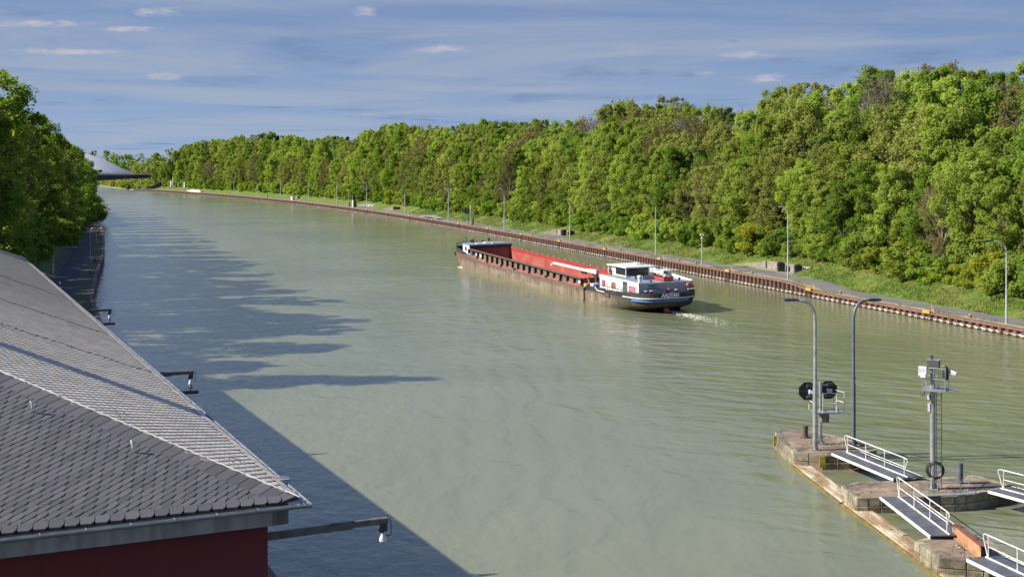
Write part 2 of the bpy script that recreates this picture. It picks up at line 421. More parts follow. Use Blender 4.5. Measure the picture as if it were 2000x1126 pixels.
def water_material():
    m, t, b = base_mat('canal_water')
    co = geo_pos(t); s = t.n('ShaderNodeSeparateXYZ', i={0: co})
    X, Y = s.outputs[0], s.outputs[1]
    mud = t.noise(t.scale(co, .030, .022, 1), 1.0, 5, .55, .6)
    c = t.mix(t.ramp(mud, .3, .7), c4((.120, .133, .074)), c4((.168, .174, .104)))
    # silt stirred up by the barge, with a shape of its own
    st = t.noise(t.scale(co, .10, .05, 1), 1.0, 5, .6, .8)
    t.link(c, b.inputs['Base Color'])
    b.inputs['Roughness'].default_value = .17; b.inputs['IOR'].default_value = 1.42
    # ripples: short wind chop everywhere, stronger on the left half; wake waves on the right
    chop = t.noise(t.scale(co, 1.0, .75, 1), 1.55, 3, .6, .25)
    chop2 = t.noise(t.scale(co, 1.0, .7, 1), .62, 3, .5, .5)
    swell = t.noise(t.scale(co, .20, .13, 1), 1.0, 3, .5, .7)
    lee = t.n('ShaderNodeMapRange', interpolation_type='SMOOTHSTEP', i={0: t.math('ADD', X, t.math('MULTIPLY', Y, .16)), 1: -6.0, 2: 16.0, 3: 1.0, 4: .34}).outputs[0]
    rv = t.n('ShaderNodeVectorRotate', rotation_type='Z_AXIS', i={0: co, 'Angle': R(24)}).outputs[0]
    wk = t.noise(t.scale(rv, .34, 1.0, 1), .62, 2, .45, .7)
    # diverging waves behind the barge
    rel = t.n('ShaderNodeVectorMath', operation='SUBTRACT', i={0: co, 1: (18.0, 152.0, 0)}).outputs[0]
    along = t.n('ShaderNodeVectorMath', operation='DOT_PRODUCT', i={0: rel, 1: (.3145, -.9493, 0)}).outputs['Value']
    side = t.math('ABSOLUTE', t.n('ShaderNodeVectorMath', operation='DOT_PRODUCT', i={0: rel, 1: (.9493, .3145, 0)}).outputs['Value'])
    al2 = t.math('ADD', along, 55.0)
    dd = t.math('SUBTRACT', side, t.math('ADD', 3.0, t.math('MULTIPLY', al2, .30)))
    dd = t.math('ADD', dd, t.math('MULTIPLY', t.math('SUBTRACT', swell, .5), 5.0))
    env = t.math('POWER', 2.718, t.math('MULTIPLY', t.math('MULTIPLY', dd, dd), -.012))
    kel = t.math('MULTIPLY', t.math('MULTIPLY', t.math('COSINE', t.math('MULTIPLY', dd, 2.5)), env), t.math('MULTIPLY', t.ramp(al2, 8, 40), t.ramp(al2, 190, 110)))
    rgt = t.math('MULTIPLY', t.ramp(t.math('ADD', X, t.math('MULTIPLY', Y, .06)), 10, 26), t.ramp(Y, 178, 150))
    hgt = t.math('ADD', t.math('MULTIPLY', t.math('ADD', t.math('MULTIPLY', chop, .55), t.math('MULTIPLY', chop2, .9)), lee),
                 t.math('ADD', t.math('MULTIPLY', swell, 1.2), t.math('MULTIPLY', t.math('MULTIPLY', wk, rgt), 1.9)))
    hgt = t.math('ADD', hgt, t.math('MULTIPLY', kel, .09))
    bn = t.n('ShaderNodeBump', i={'Strength': 1.0, 'Distance': .13, 'Height': hgt})
    t.link(bn.outputs[0], b.inputs['Normal'])
    return m
M['water'] = water_material()
M['foam'] = mat('wake_foam', (.62, .60, .48), .7, vary=.15)

# ------------------------------------------------------------------ the banks, from their waterlines
RP = [(2000, 661), (1900, 640.5), (1800, 619.5), (1700, 601), (1600, 584), (1540, 572.5), (1500, 565), (1440, 553), (1400, 544.5), (1300, 526), (1240, 515),
      (1120, 488), (1000, 464.6), (900, 448.6), (800, 431.5), (720, 419.5), (600, 402.9), (500, 390), (400, 382), (320, 376.6), (290, 374.3), (279, 373)]
rp = [g(*p) for p in RP]
ry = np.array([p.y for p in rp]); rx = np.array([p.x for p in rp])
co_ = np.polyfit(ry[:], rx[:], 4, w=1/np.sqrt(ry))
Y0R, Y1R = ry[0], 850.0
def RX(y):
    if y < Y0R: return float(np.polyval(co_, Y0R)+(y-Y0R)*np.polyval(np.polyder(co_), Y0R))
    if y > Y1R: return float(np.polyval(co_, Y1R)+(y-Y1R)*-.47)
    return float(np.polyval(co_, y))
def RK(y): d = (RX(y+1)-RX(y-1))/2; return math.sqrt(1+d*d)
LP = [(14, -20), (6.5, 12), (-1.2, 31), (-11.5, 55), (-25, 90), (-39.5, 124), (-50.8, 155), (-61.5, 190), (-72.4, 227), (-84, 264), (-101, 316), (-120, 371), (-158, 482), (-203, 615), (-247, 750), (-284, 865), (-338, 990), (-457, 1215)]
lyy = np.array([p[1] for p in LP], float); lxx = np.array([p[0] for p in LP], float)
def LX(y): return float(np.interp(y, lyy, lxx))
def ss(a, b, x): t = min(1, max(0, (x-a)/(b-a))); return t*t*(3-2*t)
def zq(y): return (.92+.66*ss(167, 176, y))*(1-.75*ss(848, 866, y))            # quay level right: a low stretch nearest the camera
BAYS = []
def rbase(y, o):
    z0 = zq(y)
    if o <= 5.0: return z0
    if o <= 11.5: return z0+(o-5)*.33
    if o <= 32: return z0+2.145+(o-11.5)*.15
    return z0+2.145+3.075+min(3, (o-32)*.05)
def rz_(y, o):
    for (ya, yb, od, wl, wr) in BAYS:
        if 5 < o < od+.02:
            k = min(1, (od-o)/(od-5.3))
            if ya-wr*k < y < yb+wl*k: return zq(y)+.01
    return rbase(y, o)
def rpt(y, o, dz_=0.0): return Vector((RX(y)+o*RK(y), y, (rz_(y, o) if o != .28 else -.8)+dz_))
def lz_(y, o):
    if o <= 5.6: return 1.55
    if o <= 16: return 1.55+(o-5.6)*.33
    return 1.55+3.43+min(5, (o-16)*.08)
def lpt(y, o, dz_=0.0): return Vector((LX(y)-o*1.06, y, lz_(y, o)+dz_))
def by_px(px, o, side='R'):
    """the spot on a bank, o metres from the water's edge, that lies behind column px"""
    k = (px-1000)/F; lo, hi = 100., 1100.
    f = lambda y: (RX(y)+o*RK(y))/y-k
    for _ in range(60):
        mid = (lo+hi)/2
        if f(mid) > 0: lo = mid
        else: hi = mid
    return lo
def col_px(p): return 1000+F*p.x/p.y

# bays cut into the right slope: (px from, px to, depth)
BAYPX = [(1500, 1586, 8.0), (1090, 1122, 8.0), (769, 782, 8.0), (579, 587, 8.0), (715, 735, 8.0)]
WING = [(5.2, -.2), (3.0, 1.2), (3.0, 1.2), (3.0, 1.2), (3.0, 1.2)]
for (a, b, od), wg in zip(BAYPX, WING):
    BAYS.append((by_px(b, od), by_px(a, od), od)+wg)

def strip(name, ys, os_, ptf, mats, mat_of, flip=False):
    mb = MB(); P = []; n = len(os_)
    for y in ys:
        for o in os_: P.append(ptf(y, o))
    mb.v = [tuple(p) for p in P]
    for i in range(len(ys)-1):
        for j in range(n-1):
            a = i*n+j; f = (a, a+1, a+n+1, a+n)
            mb.f.append(f[::-1] if flip else f); mb.m.append(mat_of(os_[j]))
    o = mb.build(name, mats, smooth=False); o['kind'] = 'structure'; return o

ysR = sorted(set([60, 80, 100]+list(np.arange(110, 330, 1.5))+list(np.arange(330, 560, 3))+list(np.arange(560, 900, 8))+[900, 950, 1000, 1100, 1250, 1600, 2600]))
for ya, yb, od, wl, wr in BAYS: ysR = sorted(set(ysR+list(np.arange(ya-2.5, yb+6.5, .4))))
osR = [.28, .35, 1.5, 5.0, 5.06, 5.8, 6.6, 7.35, 7.95, 8.1, 9, 10, 11.5, 14, 20, 32, 60, 120, 400, 4000]
def mR(o): return 0 if o < 1.5 else (1 if o < 5 else (2 if o < 13.9 else 3))
gR = strip('right_bank_ground', ysR, osR, rpt, [M['sand'], M['asphalt'], M['grass'], M['litter']], mR, True)
ysL = sorted(set(list(np.arange(-20, 420, 4))+[450, 500, 560, 640, 750, 865, 990, 1215, 1600, 2600]))
LXo = LX
osL = [.35, 2.5, 5.5, 5.6, 7, 10, 16, 30, 80, 300, 4000]
def mL(o): return 3 if o < 2.5 else (1 if o < 5.5 else (3 if o < 6.9 else (2 if o < 9.9 else 3)))  # dark litter tone on the waterside grass strip paints in the tree shade
gL = strip('left_bank_ground', ysL, osL, lpt, [M['sand'], M['asphaltshaded'], M['grass'], M['litter']], mL)
fg = MB(); fg.quad((-6000, 1216, .6), (6000, 1216, .6), (6000, 9000, .6), (-6000, 9000, .6)); o = fg.build('far_ground', M['litter']); o['kind'] = 'structure'
wt = MB(); wt.quad((-900, -60, 0), (400, -60, 0), (400, 1500, 0), (-900, 1500, 0)); o = wt.build('water', M['water']); o['kind'] = 'structure'

# ------------------------------------------------------------------ right quay wall: single sheet piles, cap
qw = thing('sheet_pile_quay', 'long rusty sheet pile quay wall lining the right bank', 'quay wall')
def pile_mb(mb, Mx=None, hgt=1.0):
    # plan profile of one pan (x along the wall, y towards the water), 1.2 m
    prof = [(-.6, 0), (-.36, 0), (-.24, -.34), (.24, -.34), (.36, 0), (.6, 0)]
    def T(p): return Mx @ Vector(p) if Mx is not None else Vector(p)
    for i in range(5):
        (x0, y0), (x1, y1) = prof[i], prof[i+1]
        mb.quad(T((x0, y0, -.6)), T((x1, y1, -.6)), T((x1, y1, hgt)), T((x0, y0, hgt)), 0)
    # crusted ledge along the waterline
    for i in range(5):
        (x0, y0), (x1, y1) = prof[i], prof[i+1]
        k = .10
        a0, a1 = (x0, y0-k), (x1, y1-k)
        mb.quad(T((a0[0], a0[1], .17)), T((a1[0], a1[1], .17)), T((a1[0], a1[1], .31)), T((a0[0], a0[1], .31)), 1)
        mb.quad(T((a0[0], a0[1], .31)), T((a1[0], a1[1], .31)), T((x1, y1, .34)), T((x0, y0, .34)), 1)
        mb.quad(T((a0[0], a0[1], -.3)), T((a1[0], a1[1], -.3)), T((a1[0], a1[1], .17)), T((a0[0], a0[1], .17)), 2)
    return mb
pms = {}
PM = [M['rust'], M['crust'], M['algae']]
rest = MB(); nn = 0; y = 104.0; piles = []
while y < 845:
    k = RK(y); piles.append(y); y += 1.2/k
vis0 = next(i for i, yy in enumerate(piles) if col_px(rpt(yy, 0)) < 2010)
for i, yy in enumerate(piles):
    d = (RX(yy+1)-RX(yy-1))/2; ang = math.atan2(1, d)      # tangent direction
    zt = round((zq(yy)-.16)*20)/20
    if vis0 <= i < vis0+300:
        if zt not in pms: pms[zt] = pile_mb(MB(), None, zt).mesh('sheet_pile', PM)
        part(pms[zt], 'sheet_pile', qw, (RX(yy), yy, 0), (0, 0, ang+math.pi))
    else:
        pile_mb(rest, Matrix.Translation((RX(yy), yy, 0)) @ Matrix.Rotation(ang+math.pi, 4, 'Z'), zt)
o = rest.build('sheet_pile_row', PM, qw); o['kind'] = 'stuff'
cap = MB(); ys = list(np.arange(100, 846, 2.0))
P = []
for y in ys:
    k = RK(y); x = RX(y); z = zq(y)
    P += [(x-.42*k, y, z-.20), (x-.42*k, y, z+.02), (x+.36*k, y, z+.02), (x+.36*k, y, z-.3)]
cap.v = P
for i in range(len(ys)-1):
    a = i*4
    for j in range(3): cap.f.append((a+j, a+j+4, a+j+5, a+j+1)); cap.m.append(0)
cap.build('cap_beam', M['rustcap'], qw)
# dark end block and slipway wall at the far end
e0 = thing('slipway_wall', 'dark sloping wing wall at the far end of the quay', 'wall')
mb = MB(); a = rpt(846, .2); b_ = rpt(846, 9)
mb.prism([(a.x-10, a.y+6), (a.x, a.y), (b_.x+1, b_.y+2), (b_.x, b_.y+3), (a.x+.5, a.y+2), (a.x-9.5, a.y+7)], -1, [1.6, 1.6, 7.4, 7.4, 1.7, 1.6]); mb.build('wing_wall', M['darksteel'], e0)
# ------------------------------------------------------------------ left quay wall
lq = thing('quay_edge', 'shaded steel quay edge below the path on the left bank', 'quay wall')
mb = MB(); ys = list(np.arange(-20, 480, 3.0)); P = []
for y in ys:
    x = LX(y); P += [(x, y, -.8), (x, y, 1.30)]
mb.v = P
for i in range(len(ys)-1): mb.f.append((2*i, 2*i+1, 2*i+3, 2*i+2)); mb.m.append(0)
mb.build('wall_face', M['rust'], lq)
mb = MB(); P = []
for y in ys:
    x = LX(y); P += [(x+.06, y, 1.28), (x+.06, y, 1.60), (x-.42, y, 1.60), (x-.42, y, 1.28)]
mb.v = P
for i in range(len(ys)-1):
    for j in range(3): mb.f.append((4*i+j, 4*i+j+1, 4*i+j+5, 4*i+j+4)); mb.m.append(0)
mb.build('coping', M['rustcap'], lq)

# ------------------------------------------------------------------ the long hipped building on the left
E0 = Vector((-4.6875, 28.58, 10.0)); BU = Vector((-.422, .9066, 0)).normalized(); BN = Vector((BU.y, -BU.x, 0)); UP = Vector((0, 0, 1))
BL, BW, PITCH = 84.6, 16.0, .40
def bp(a, q, z=0.0): return E0+BU*a-BN*q+UP*z
bld = thing('lock_building', 'long dark red building with a hipped slate roof beside the canal', 'building')
# walls
mb = MB(); wq = .62
def wall(p, q_): mb.quad(Vector((p.x, p.y, 1.3)), Vector((q_.x, q_.y, 1.3)), Vector((q_.x, q_.y, 9.9)), Vector((p.x, p.y, 9.9)))
cs = [bp(wq, wq), bp(BL-wq, wq), bp(BL-wq, BW-wq), bp(wq, BW-wq)]
for i in range(4): wall(cs[i], cs[(i+1) % 4])
mb.build('wall', M['redwall'], bld)
# boxed eaves: fascia boards
for (a0, q0, a1, q1) in ((.22, .25, .22, BW-.25), (.22, .25, BL-.22, .25)):
    mb = MB(); p, q_ = bp(a0, q0), bp(a1, q1)
    mid = (p+q_)/2; d = (q_-p); L = d.length; d.normalize()
    inn = BU if abs(d.dot(BN)) > .5 else -BN
    mb.box(mid+inn*.19-UP*.30, (L, .38, .46), rz=math.atan2(d.y, d.x)); mb.build('fascia', M['fascia'], bld)
# gutters with brackets
def gutter(p, q_, out):
    mb = MB(); d = (q_-p).normalized(); n = 9
    prof = [(math.cos(math.pi+math.pi*k/(n-1))*.085, math.sin(math.pi+math.pi*k/(n-1))*.085) for k in range(n)]
    prof = prof+[(x*.85, y*.85) for x, y in reversed(prof)]
    P = []
    for e in (p, q_):
        for x, y in prof: P.append(e+out*(x+.075)+UP*(y+.0))
    m_ = len(prof)
    mb.add(P, [(i, (i+1) % m_, m_+(i+1) % m_, m_+i) for i in range(m_)]+[tuple(range(m_)), tuple(range(2*m_-1, m_-1, -1))])
    L = (q_-p).length
    for k in range(int(L/.9)):
        c = p+d*(k*.9+.3)+out*.075
        mb.bar(c-out*.09-d*.012+UP*.01, c+out*.09-d*.012+UP*.01, .025, .008)
    for k in range(1, int(L/3)):
        c = p+d*(k*3.0)+out*.075
        mb.tube([c+out*math.cos(t)*.088+UP*math.sin(t)*.088 for t in np.linspace(math.pi, 2*math.pi, 7)], .012, 5)
    return mb.build('gutter', M['zinc'], bld, smooth=False)
gutter(bp(-.10, -.16, -.03), bp(-.10, BW, -.03), -BU)
gutter(bp(-.16, -.02, -.03), bp(BL, -.02, -.03), BN)
mb = MB()                                      # outlet box at the corner of the gutter
c = bp(2.0, -.10, -.02); mb.box(c, (.30, .26, .16), rz=math.atan2(BU.y, BU.x)); mb.bar(c+UP*.08-BN*.15, c+UP*.09+BN*.16, .03, .02); mb.bar(c+BU*.12+UP*.08-BN*.15, c+BU*.12+UP*.09+BN*.16, .03, .02)
mb.build('gutter_outlet', M['zinc'], bld)
# roof underlay
hw = BW/2; rz = PITCH*hw
roof = MB()
e = [bp(0, 0), bp(BL, 0), bp(BL, BW), bp(0, BW)]; r0, r1 = bp(hw, hw, rz), bp(BL-hw, hw, rz)
roof.add([e[0], e[1], e[2], e[3], r0, r1], [(0, 1, 5, 4), (1, 2, 5), (2, 3, 4, 5), (3, 0, 4)])
roofo = roof.build('roof', M['slate_under'], bld)
def proj(p): return (1000+F*p.x/p.y, YH+(H-p.z)*F/p.y)
SLOPE = math.sqrt(1+PITCH*PITCH)
NE = (-BU*PITCH+UP).normalized(); NL = (BN*PITCH+UP).normalized()
def end_pt(r_, t, h): a = t/SLOPE; return bp(a, -r_, PITCH*a)+NE*h
def long_pt(r_, t, h): q_ = t/SLOPE; return bp(-r_, q_, PITCH*q_)+NL*h
def slate(mb, fn, p, q_, cs_, sn, w_, e_, lift=.012):
    out = [(-.05, 0), (w_*.70, 0), (w_*.90, e_*.10), (w_*1.0, e_*.36), (w_*1.03, e_*1.15), (-.05, e_*1.15)]
    T = []; Bm = []
    for x, y in out:
        r_ = (p+x)*cs_-(q_+y)*sn; t = (p+x)*sn+(q_+y)*cs_
        h = .006+lift*(1-y/(e_*1.15))+.009*(x/w_)
        T.append(fn(r_, t, h)); Bm.append(fn(r_, t, -.002))
    n = len(out)
    return mb.add(T+Bm, [tuple(range(n))]+[(i, i+n, i+1+n, i+1) for i in range(0, 4)])
A36 = R(35); c36, s36 = math.cos(A36), math.sin(A36)
cand = []
w_, e_ = .345, .150
for j in range(-110, 110):
    for i in range(-80, 80):
        p = i*w_+(j*.17) % w_; q_ = j*e_
        r_ = (p+.2)*c36-(q_+.12)*s36; t = (p+.2)*s36+(q_+.12)*c36
        a = t/SLOPE; qq = -r_
        if a < .24 or a > qq-.26 or a > hw-.1 or qq > 10.5: continue
        X, Yp = proj(end_pt(r_, t, 0))
        if X < -170 or X > 700: continue
        cand.append((X < -25 or Yp > 1100, -r_, p, q_))
cand.sort(key=lambda k: (k[0], k[1]))
rest = MB(); single = 0
MS_end = [M['slate_end']]
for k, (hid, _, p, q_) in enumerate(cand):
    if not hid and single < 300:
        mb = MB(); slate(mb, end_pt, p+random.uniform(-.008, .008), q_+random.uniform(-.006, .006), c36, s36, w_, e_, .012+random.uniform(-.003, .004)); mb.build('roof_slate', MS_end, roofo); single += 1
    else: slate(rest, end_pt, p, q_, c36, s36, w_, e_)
# the long slope and what lies outside the picture: the same slates, joined
lw, le = .38, .22
restL = MB()
A32 = R(33); c32, s32 = math.cos(A32), math.sin(A32)
for j in range(-20, 400):
    for i in range(-330, 60):
        p = i*lw+(j*.14) % lw; q_ = j*le
        r_ = (p+.2)*c32-(q_+.15)*s32; t = (p+.2)*s32+(q_+.15)*c32
        qq = t/SLOPE; a = -r_
        if qq < .12 or qq > hw-.1 or a < qq+.12 or a > BL-qq-.1: continue
        P = long_pt(r_, t, 0); X, Yp = proj(P)
        if X < -140: continue
        slate(restL, long_pt, p+random.uniform(-.02, .02), q_, c32, s32, lw, le, .020)
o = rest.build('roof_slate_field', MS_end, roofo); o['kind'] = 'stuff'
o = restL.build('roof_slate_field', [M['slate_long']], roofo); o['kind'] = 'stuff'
# hip slates, eave slates
L_h = 0
for k in range(36):
    a0 = .12+k*.205; a1 = a0+.25
    mb = MB()
    pts = [(a0, a0+.02), (a1, a1+.02), (a1-.10, a1+.30), (a1-.22, a1+.37), (a0-.18, a0+.36)]
    T = [end_pt(-q_, max(.02, a)*SLOPE, .050-.030*max(0, (q_-a))/.45+(.010 if idx in (0, 4) else 0)) for idx, (a, q_) in enumerate(pts)]
    B_ = [t-NE*.05 for t in T]
    mb.add(T+B_, [(4, 3, 2, 1, 0)]+[((i+1) % 5, i, i+5, (i+1) % 5+5) for i in range(5)]); mb.build('hip_slate', MS_end, roofo)
for k in range(34):
    q0 = .45+k*.305; q1 = q0+.30
    mb = MB()
    pts = [(q1+.03, .27), (q1+.0, .01), (q0+.10, -.02), (q0+.03, .05), (q0, .14), (q0, .27)]
    T = [end_pt(-q_, t, .048-.020*t/.27+(.010 if q_ < q0+.11 else 0)) for q_, t in pts]
    B_ = [t-NE*.045 for t in T]
    mb.add(T+B_, [(0, 1, 2, 3, 4, 5)]+[(i, i+6, (i+1) % 6+6, (i+1) % 6) for i in range(6)]); mb.build('eave_slate', MS_end, roofo)
mb = MB()                                       # plain slate margin of the long slope along the eave
n = 90
for k in range(n):
    a0, a1 = .2+(BL-.4)*k/n, .2+(BL-.4)*(k+1)/n-.015
    mb.quad(long_pt(-a0, .0, .042), long_pt(-a1, .0, .034), long_pt(-a1, .24, .040), long_pt(-a0, .24, .048))
mb.build('eave_course', M['slate_long'], roofo)
# lightning conductor on the hip and across the long slope
mb = MB(); mb.tube([end_pt(-a, a*SLOPE, .085) for a in np.linspace(.05, 7.9, 12)], .011, 5)
for a in np.arange(.35, 7.8, .72): mb.box(end_pt(-a, a*SLOPE, .075), (.05, .05, .05))
mb.build('conductor_wire', M['white'], roofo)
mb = MB()
for ad in (18.4, 29.5, 46.0):
    pts = [long_pt(-ad-.03*math.sin(q_*3), q_*SLOPE, .07+.015*math.sin(q_*4)) for q_ in np.arange(.3, 7.8, .5)]
    mb.tube(pts, .010, 4)
    for q_ in np.arange(.8, 7.6, 1.1): mb.bar(long_pt(-ad, q_*SLOPE, 0), long_pt(-ad, q_*SLOPE, .09), .025, .025)
mb.build('conductor_wire', M['darksteel'], roofo)
mb = MB()
for a, qd in ((3.9, 3.4), (1.75, 1.15)):
    p = long_pt(-(a), qd*SLOPE, .03)
    mb.tube([p, p+Vector((.02, 0, .10)), p+Vector((-.05, 0, .16)), p+Vector((-.14, .02, .24))], .012, 5); mb.tube([p+Vector((.1, .02, .02)), p+Vector((.16, .04, .12)), p+Vector((.08, .02, .2)), p+Vector((-.05, 0, .22))], .010, 5)
mb.build('conductor_clip', M['zinc'], roofo)
def on_plane(px, py, p0, nr):
    d = Vector(((px-1000)/F, 1, -(py-YH)/F)); o_ = Vector((0, 0, H)); t = (p0-o_).dot(nr)/d.dot(nr); return o_+d*t
for px, py in ((63, 806), (259, 883)):
    b0 = on_plane(px, py, E0, NE)
    mb = MB()
    mb.tube([b0+NE*.05, b0+NE*.09+UP*.05-BN*.01, b0+NE*.06+UP*.18-BN*.02, b0+NE*.02+UP*.28-BN*.035], [.018, .024, .036, .030], 6)
    mb.build('roof_hook', M['white'], roofo)
# chimney on the ridge (left of the picture: its shadow crosses the roof)
fp = bp(13.6, 8.7, rz-.5); ca = math.atan2(BU.y, BU.x)
mb = MB(); mb.box(fp+UP*2.9, (.95, .95, 5.8), rz=ca); ch = mb.build('chimney', M['chimney'], bld)
mb = MB(); mb.box(fp+UP*5.88, (1.15, 1.15, .16), rz=ca); mb.build('chimney_cap', M['concrete'], ch)

# floodlight booms on the long wall
BOOM = [((757, 1018), False, 'nearest floodlight boom on the red wall, long weathered beam without a light bar'),
        ((378, 728), True, 'second floodlight boom with light bar, beyond the middle of the roof eave'),
        ((218, 606), True, 'third floodlight boom with light bar, reaching over the water past the roof'),
        ((120, 543), True, 'farthest floodlight boom with light bar, beside the arched lamp post')]
for (px, py), lampbar, lab in BOOM:
    tip = g(px, py, 8.84); rel = tip-E0; a = rel.dot(BU); out = rel.dot(BN)
    t = thing('floodlight_boom', lab, 'light boom', bp(a, wq, -1.16), math.atan2(BN.y, BN.x), 'booms on the canal wall of the building')
    L = out+wq
    mb = MB(); mb.bar((0, 0, 0), (L*.72, 0, .02), .12, .16); mb.bar((L*.715, 0, .035), (L, 0, .035), .13, .13); mb.bar((L*.55, 0, .112), (L-.02, 0, .108), .10, .01); mb.build('beam', M['boom'], t, bevel=.008)
    mb = MB(); mb.box((.02, 0, 0), (.04, .3, .4)); mb.build('wall_plate', M['boom'], t)
    mb = MB(); mb.box((L-.10, 0, -.12), (.16, .09, .2)); mb.tube([(L-.16, -.06, -.17), (L-.16, .06, -.17)], .07, 12); mb.build('pulley_block', M['darksteel'], t)
    mb = MB(); mb.tube([(L-.02, 0, .05), (L+.06, 0, .05), (L+.09, 0, 0), (L+.09, 0, -.28), (L+.05, 0, -.33), (L-.04, 0, -.33)], .011, 6); mb.build('hose_loop', M['darksteel'], t)
    mb = MB(); mb.lathe((L-.12, 0, -.50), [(.05, 0), (.09, .05), (.085, .13), (.05, .2), (.03, .28)], 10); mb.build('lamp_fitting', M['boxwhite'], t, smooth=True)
    if lampbar:
        mb = MB(); mb.tube([(L-.12, 0, -.5), (L-.12, 0, -.62)], [.03, .10], 8); mb.tube([(L-.12, 0, -.62), (L-.12, 0, -.72)], .018, 6); mb.build('hanger', M['darksteel'], t)
        mb = MB(); mb.box((L-.55, 0, -.79), (1.5, .20, .13)); mb.build('light_bar', M['darksteel'], t, bevel=.02)

# ------------------------------------------------------------------ lamp posts
def lamp_post(loc, hgt, side, label, group, m=None, hm=None, arm=2.0, r=.075, twist=0.0, basefl=True):
    m = m or M['post']; hm = hm or M['darksteel']
    t = thing('lamp_post', label, 'street lamp', loc, twist, group)
    mb = MB(); mb.tube([(0, 0, 0), (0, 0, hgt*.42), (0, 0, hgt*.44), (0, 0, hgt-1.15)], [r*1.25, r*1.2, r*.9, r*.85], 10)
    if basefl:
        mb.box((0, 0, .02), (.42, .42, .04))
        for k in range(4):
            c_, s_ = math.cos(k*math.pi/2), math.sin(k*math.pi/2); mb.add([(c_*r, s_*r, .04), (c_*.2, s_*.2, .04), (c_*r, s_*r, .42)], [(0, 1, 2), (2, 1, 0)])
    mb.build('post', m, t, smooth=True)
    mb = MB(); n = 8
    a1 = min(1.15, arm*.7)
    pts = [(side*(a1-a1*math.cos(x)), 0, hgt-1.15+1.15*math.sin(x)) for x in np.linspace(0, math.pi/2, n)]
    pts = pts+[(side*arm, 0, hgt+.03)]
    mb.tube(pts, [r*.82]*n+[r*.6], 8); mb.build('arm', m, t, smooth=True)
    hd_ = MB(); hd_.box((side*(arm+.38), 0, hgt+.05), (.85, .26, .12)); hd_.box((side*(arm+.40), 0, hgt+.125), (.6, .2, .03)); hd_.build('lamp_head', hm, t, bevel=.03)
    gl = MB(); gl.box((side*(arm+.45), 0, hgt-.02), (.5, .2, .03)); gl.build('lamp_glass', M['lampglass'], t)
    mb = MB(); mb.box((side*-.0+.06, -.02, hgt*.47), (.09, .09, .18)); mb.build('service_hatch', M['darksteel'], t)
    return t
RL = [(1965.6, 634.8, 474, 'lamp post on the right quay, nearest the right edge of the picture'), (1539, 547.6, 405.6, 'lamp post in front of the two black waste bins'),
      (1280.6, 499.6, 387, 'lamp post on the right quay above the wheelhouse of the barge'), (1113, 471, 389.4, 'lamp post beside the small bin bay behind the red hold'),
      (985, 449.8, 369, 'lamp post on the right quay just past the bow of the barge'), (875.8, 431.8, 367.7, 'lamp post between the curved gangway and the dark signboard'),
      (790.7, 418.6, 365, 'lamp post just left of the curved pale gangway'), (716, 410, 358, 'lamp post in front of the grey rubble wall'),
      (658, 401, 355, 'lamp post just left of the white kiosk column'), (602.5, 393.4, 350.5, 'lamp post right of the white box on the quay'),
      (548, 387.6, 347.6, 'lamp post left of the white box on the quay'), (502.5, 381, 352, 'lamp post on the far quay right of the big dark tree gap'),
      (457, 377.5, 344, 'lamp post on the far quay beside the pale rubble heap'), (397.5, 374.6, 344.7, 'lamp post at the right end of the flat white gangway'),
      (366, 373, 345, 'farthest lamp post, at the left end of the flat white gangway')]
LAMPY = []
for px, yb, yt, lab in RL:
    y = by_px(px, 1.2); p = rpt(y, 1.2); LAMPY.append((px, y))
    lamp_post(p, (yb-yt)*y/F, -1, lab, 'lamp posts along the right quay', arm=1.5, r=.085 if y < 300 else .11, twist=R(random.uniform(-5, 12)), basefl=False)
# left bank lamps, standing in the shade
def l_px(px, o):
    lo, hi = 148., 300.
    for _ in range(60):
        mid = (lo+hi)/2
        if (LX(mid)-o*1.06)/mid < (px-1000)/F: lo = mid
        else: hi = mid
    return lo
for px, o_, yt, side, lab in ((104, 5.9, 500, 1, 'arched lamp post rising from behind the roof eave, arm over the shaded path'), (152, 5.7, 441, 1, 'tall arched lamp post at the left edge of the shaded path'),
                             (176, 1.6, 445, 1, 'thin lamp post on the grass strip along the left quay'), (188, 1.6, 433, 1, 'farthest thin lamp post on the left quay under the trees')):
    y = l_px(px, o_); p = lpt(y, o_); z = H-(yt-YH)*y/F
    lamp_post(p, max(4, z-p.z), side, lab, 'lamp posts on the left bank', m=M['galv'], hm=M['galv'], arm=(2.6 if px < 110 else 1.8) if px < 160 else .7, r=.10 if px < 160 else .07, basefl=False)
for k, (px, o_) in enumerate(((186, 1.0), (184, 1.0), (197, 1.0), (200, 1.0), (176, 1.0), (204, .9))):
    y = l_px(px, o_)
    t = thing('bollard', 'small dark mooring bollard on the shaded left quay edge, '+('second nearest', 'third nearest', 'third farthest', 'second farthest', 'nearest one', 'farthest one')[k], 'bollard', lpt(y, o_), 0, 'bollards on the left quay')
    mb = MB(); mb.lathe((0, 0, 0), [(.14, 0), (.11, .1), (.11, .4)], 10); mb.build('stem', M['darksteel'], t); mb = MB(); mb.lathe((0, 0, .4), [(.16, 0), (.17, .06), (.1, .12)], 10); mb.build('head', M['darksteel'], t)

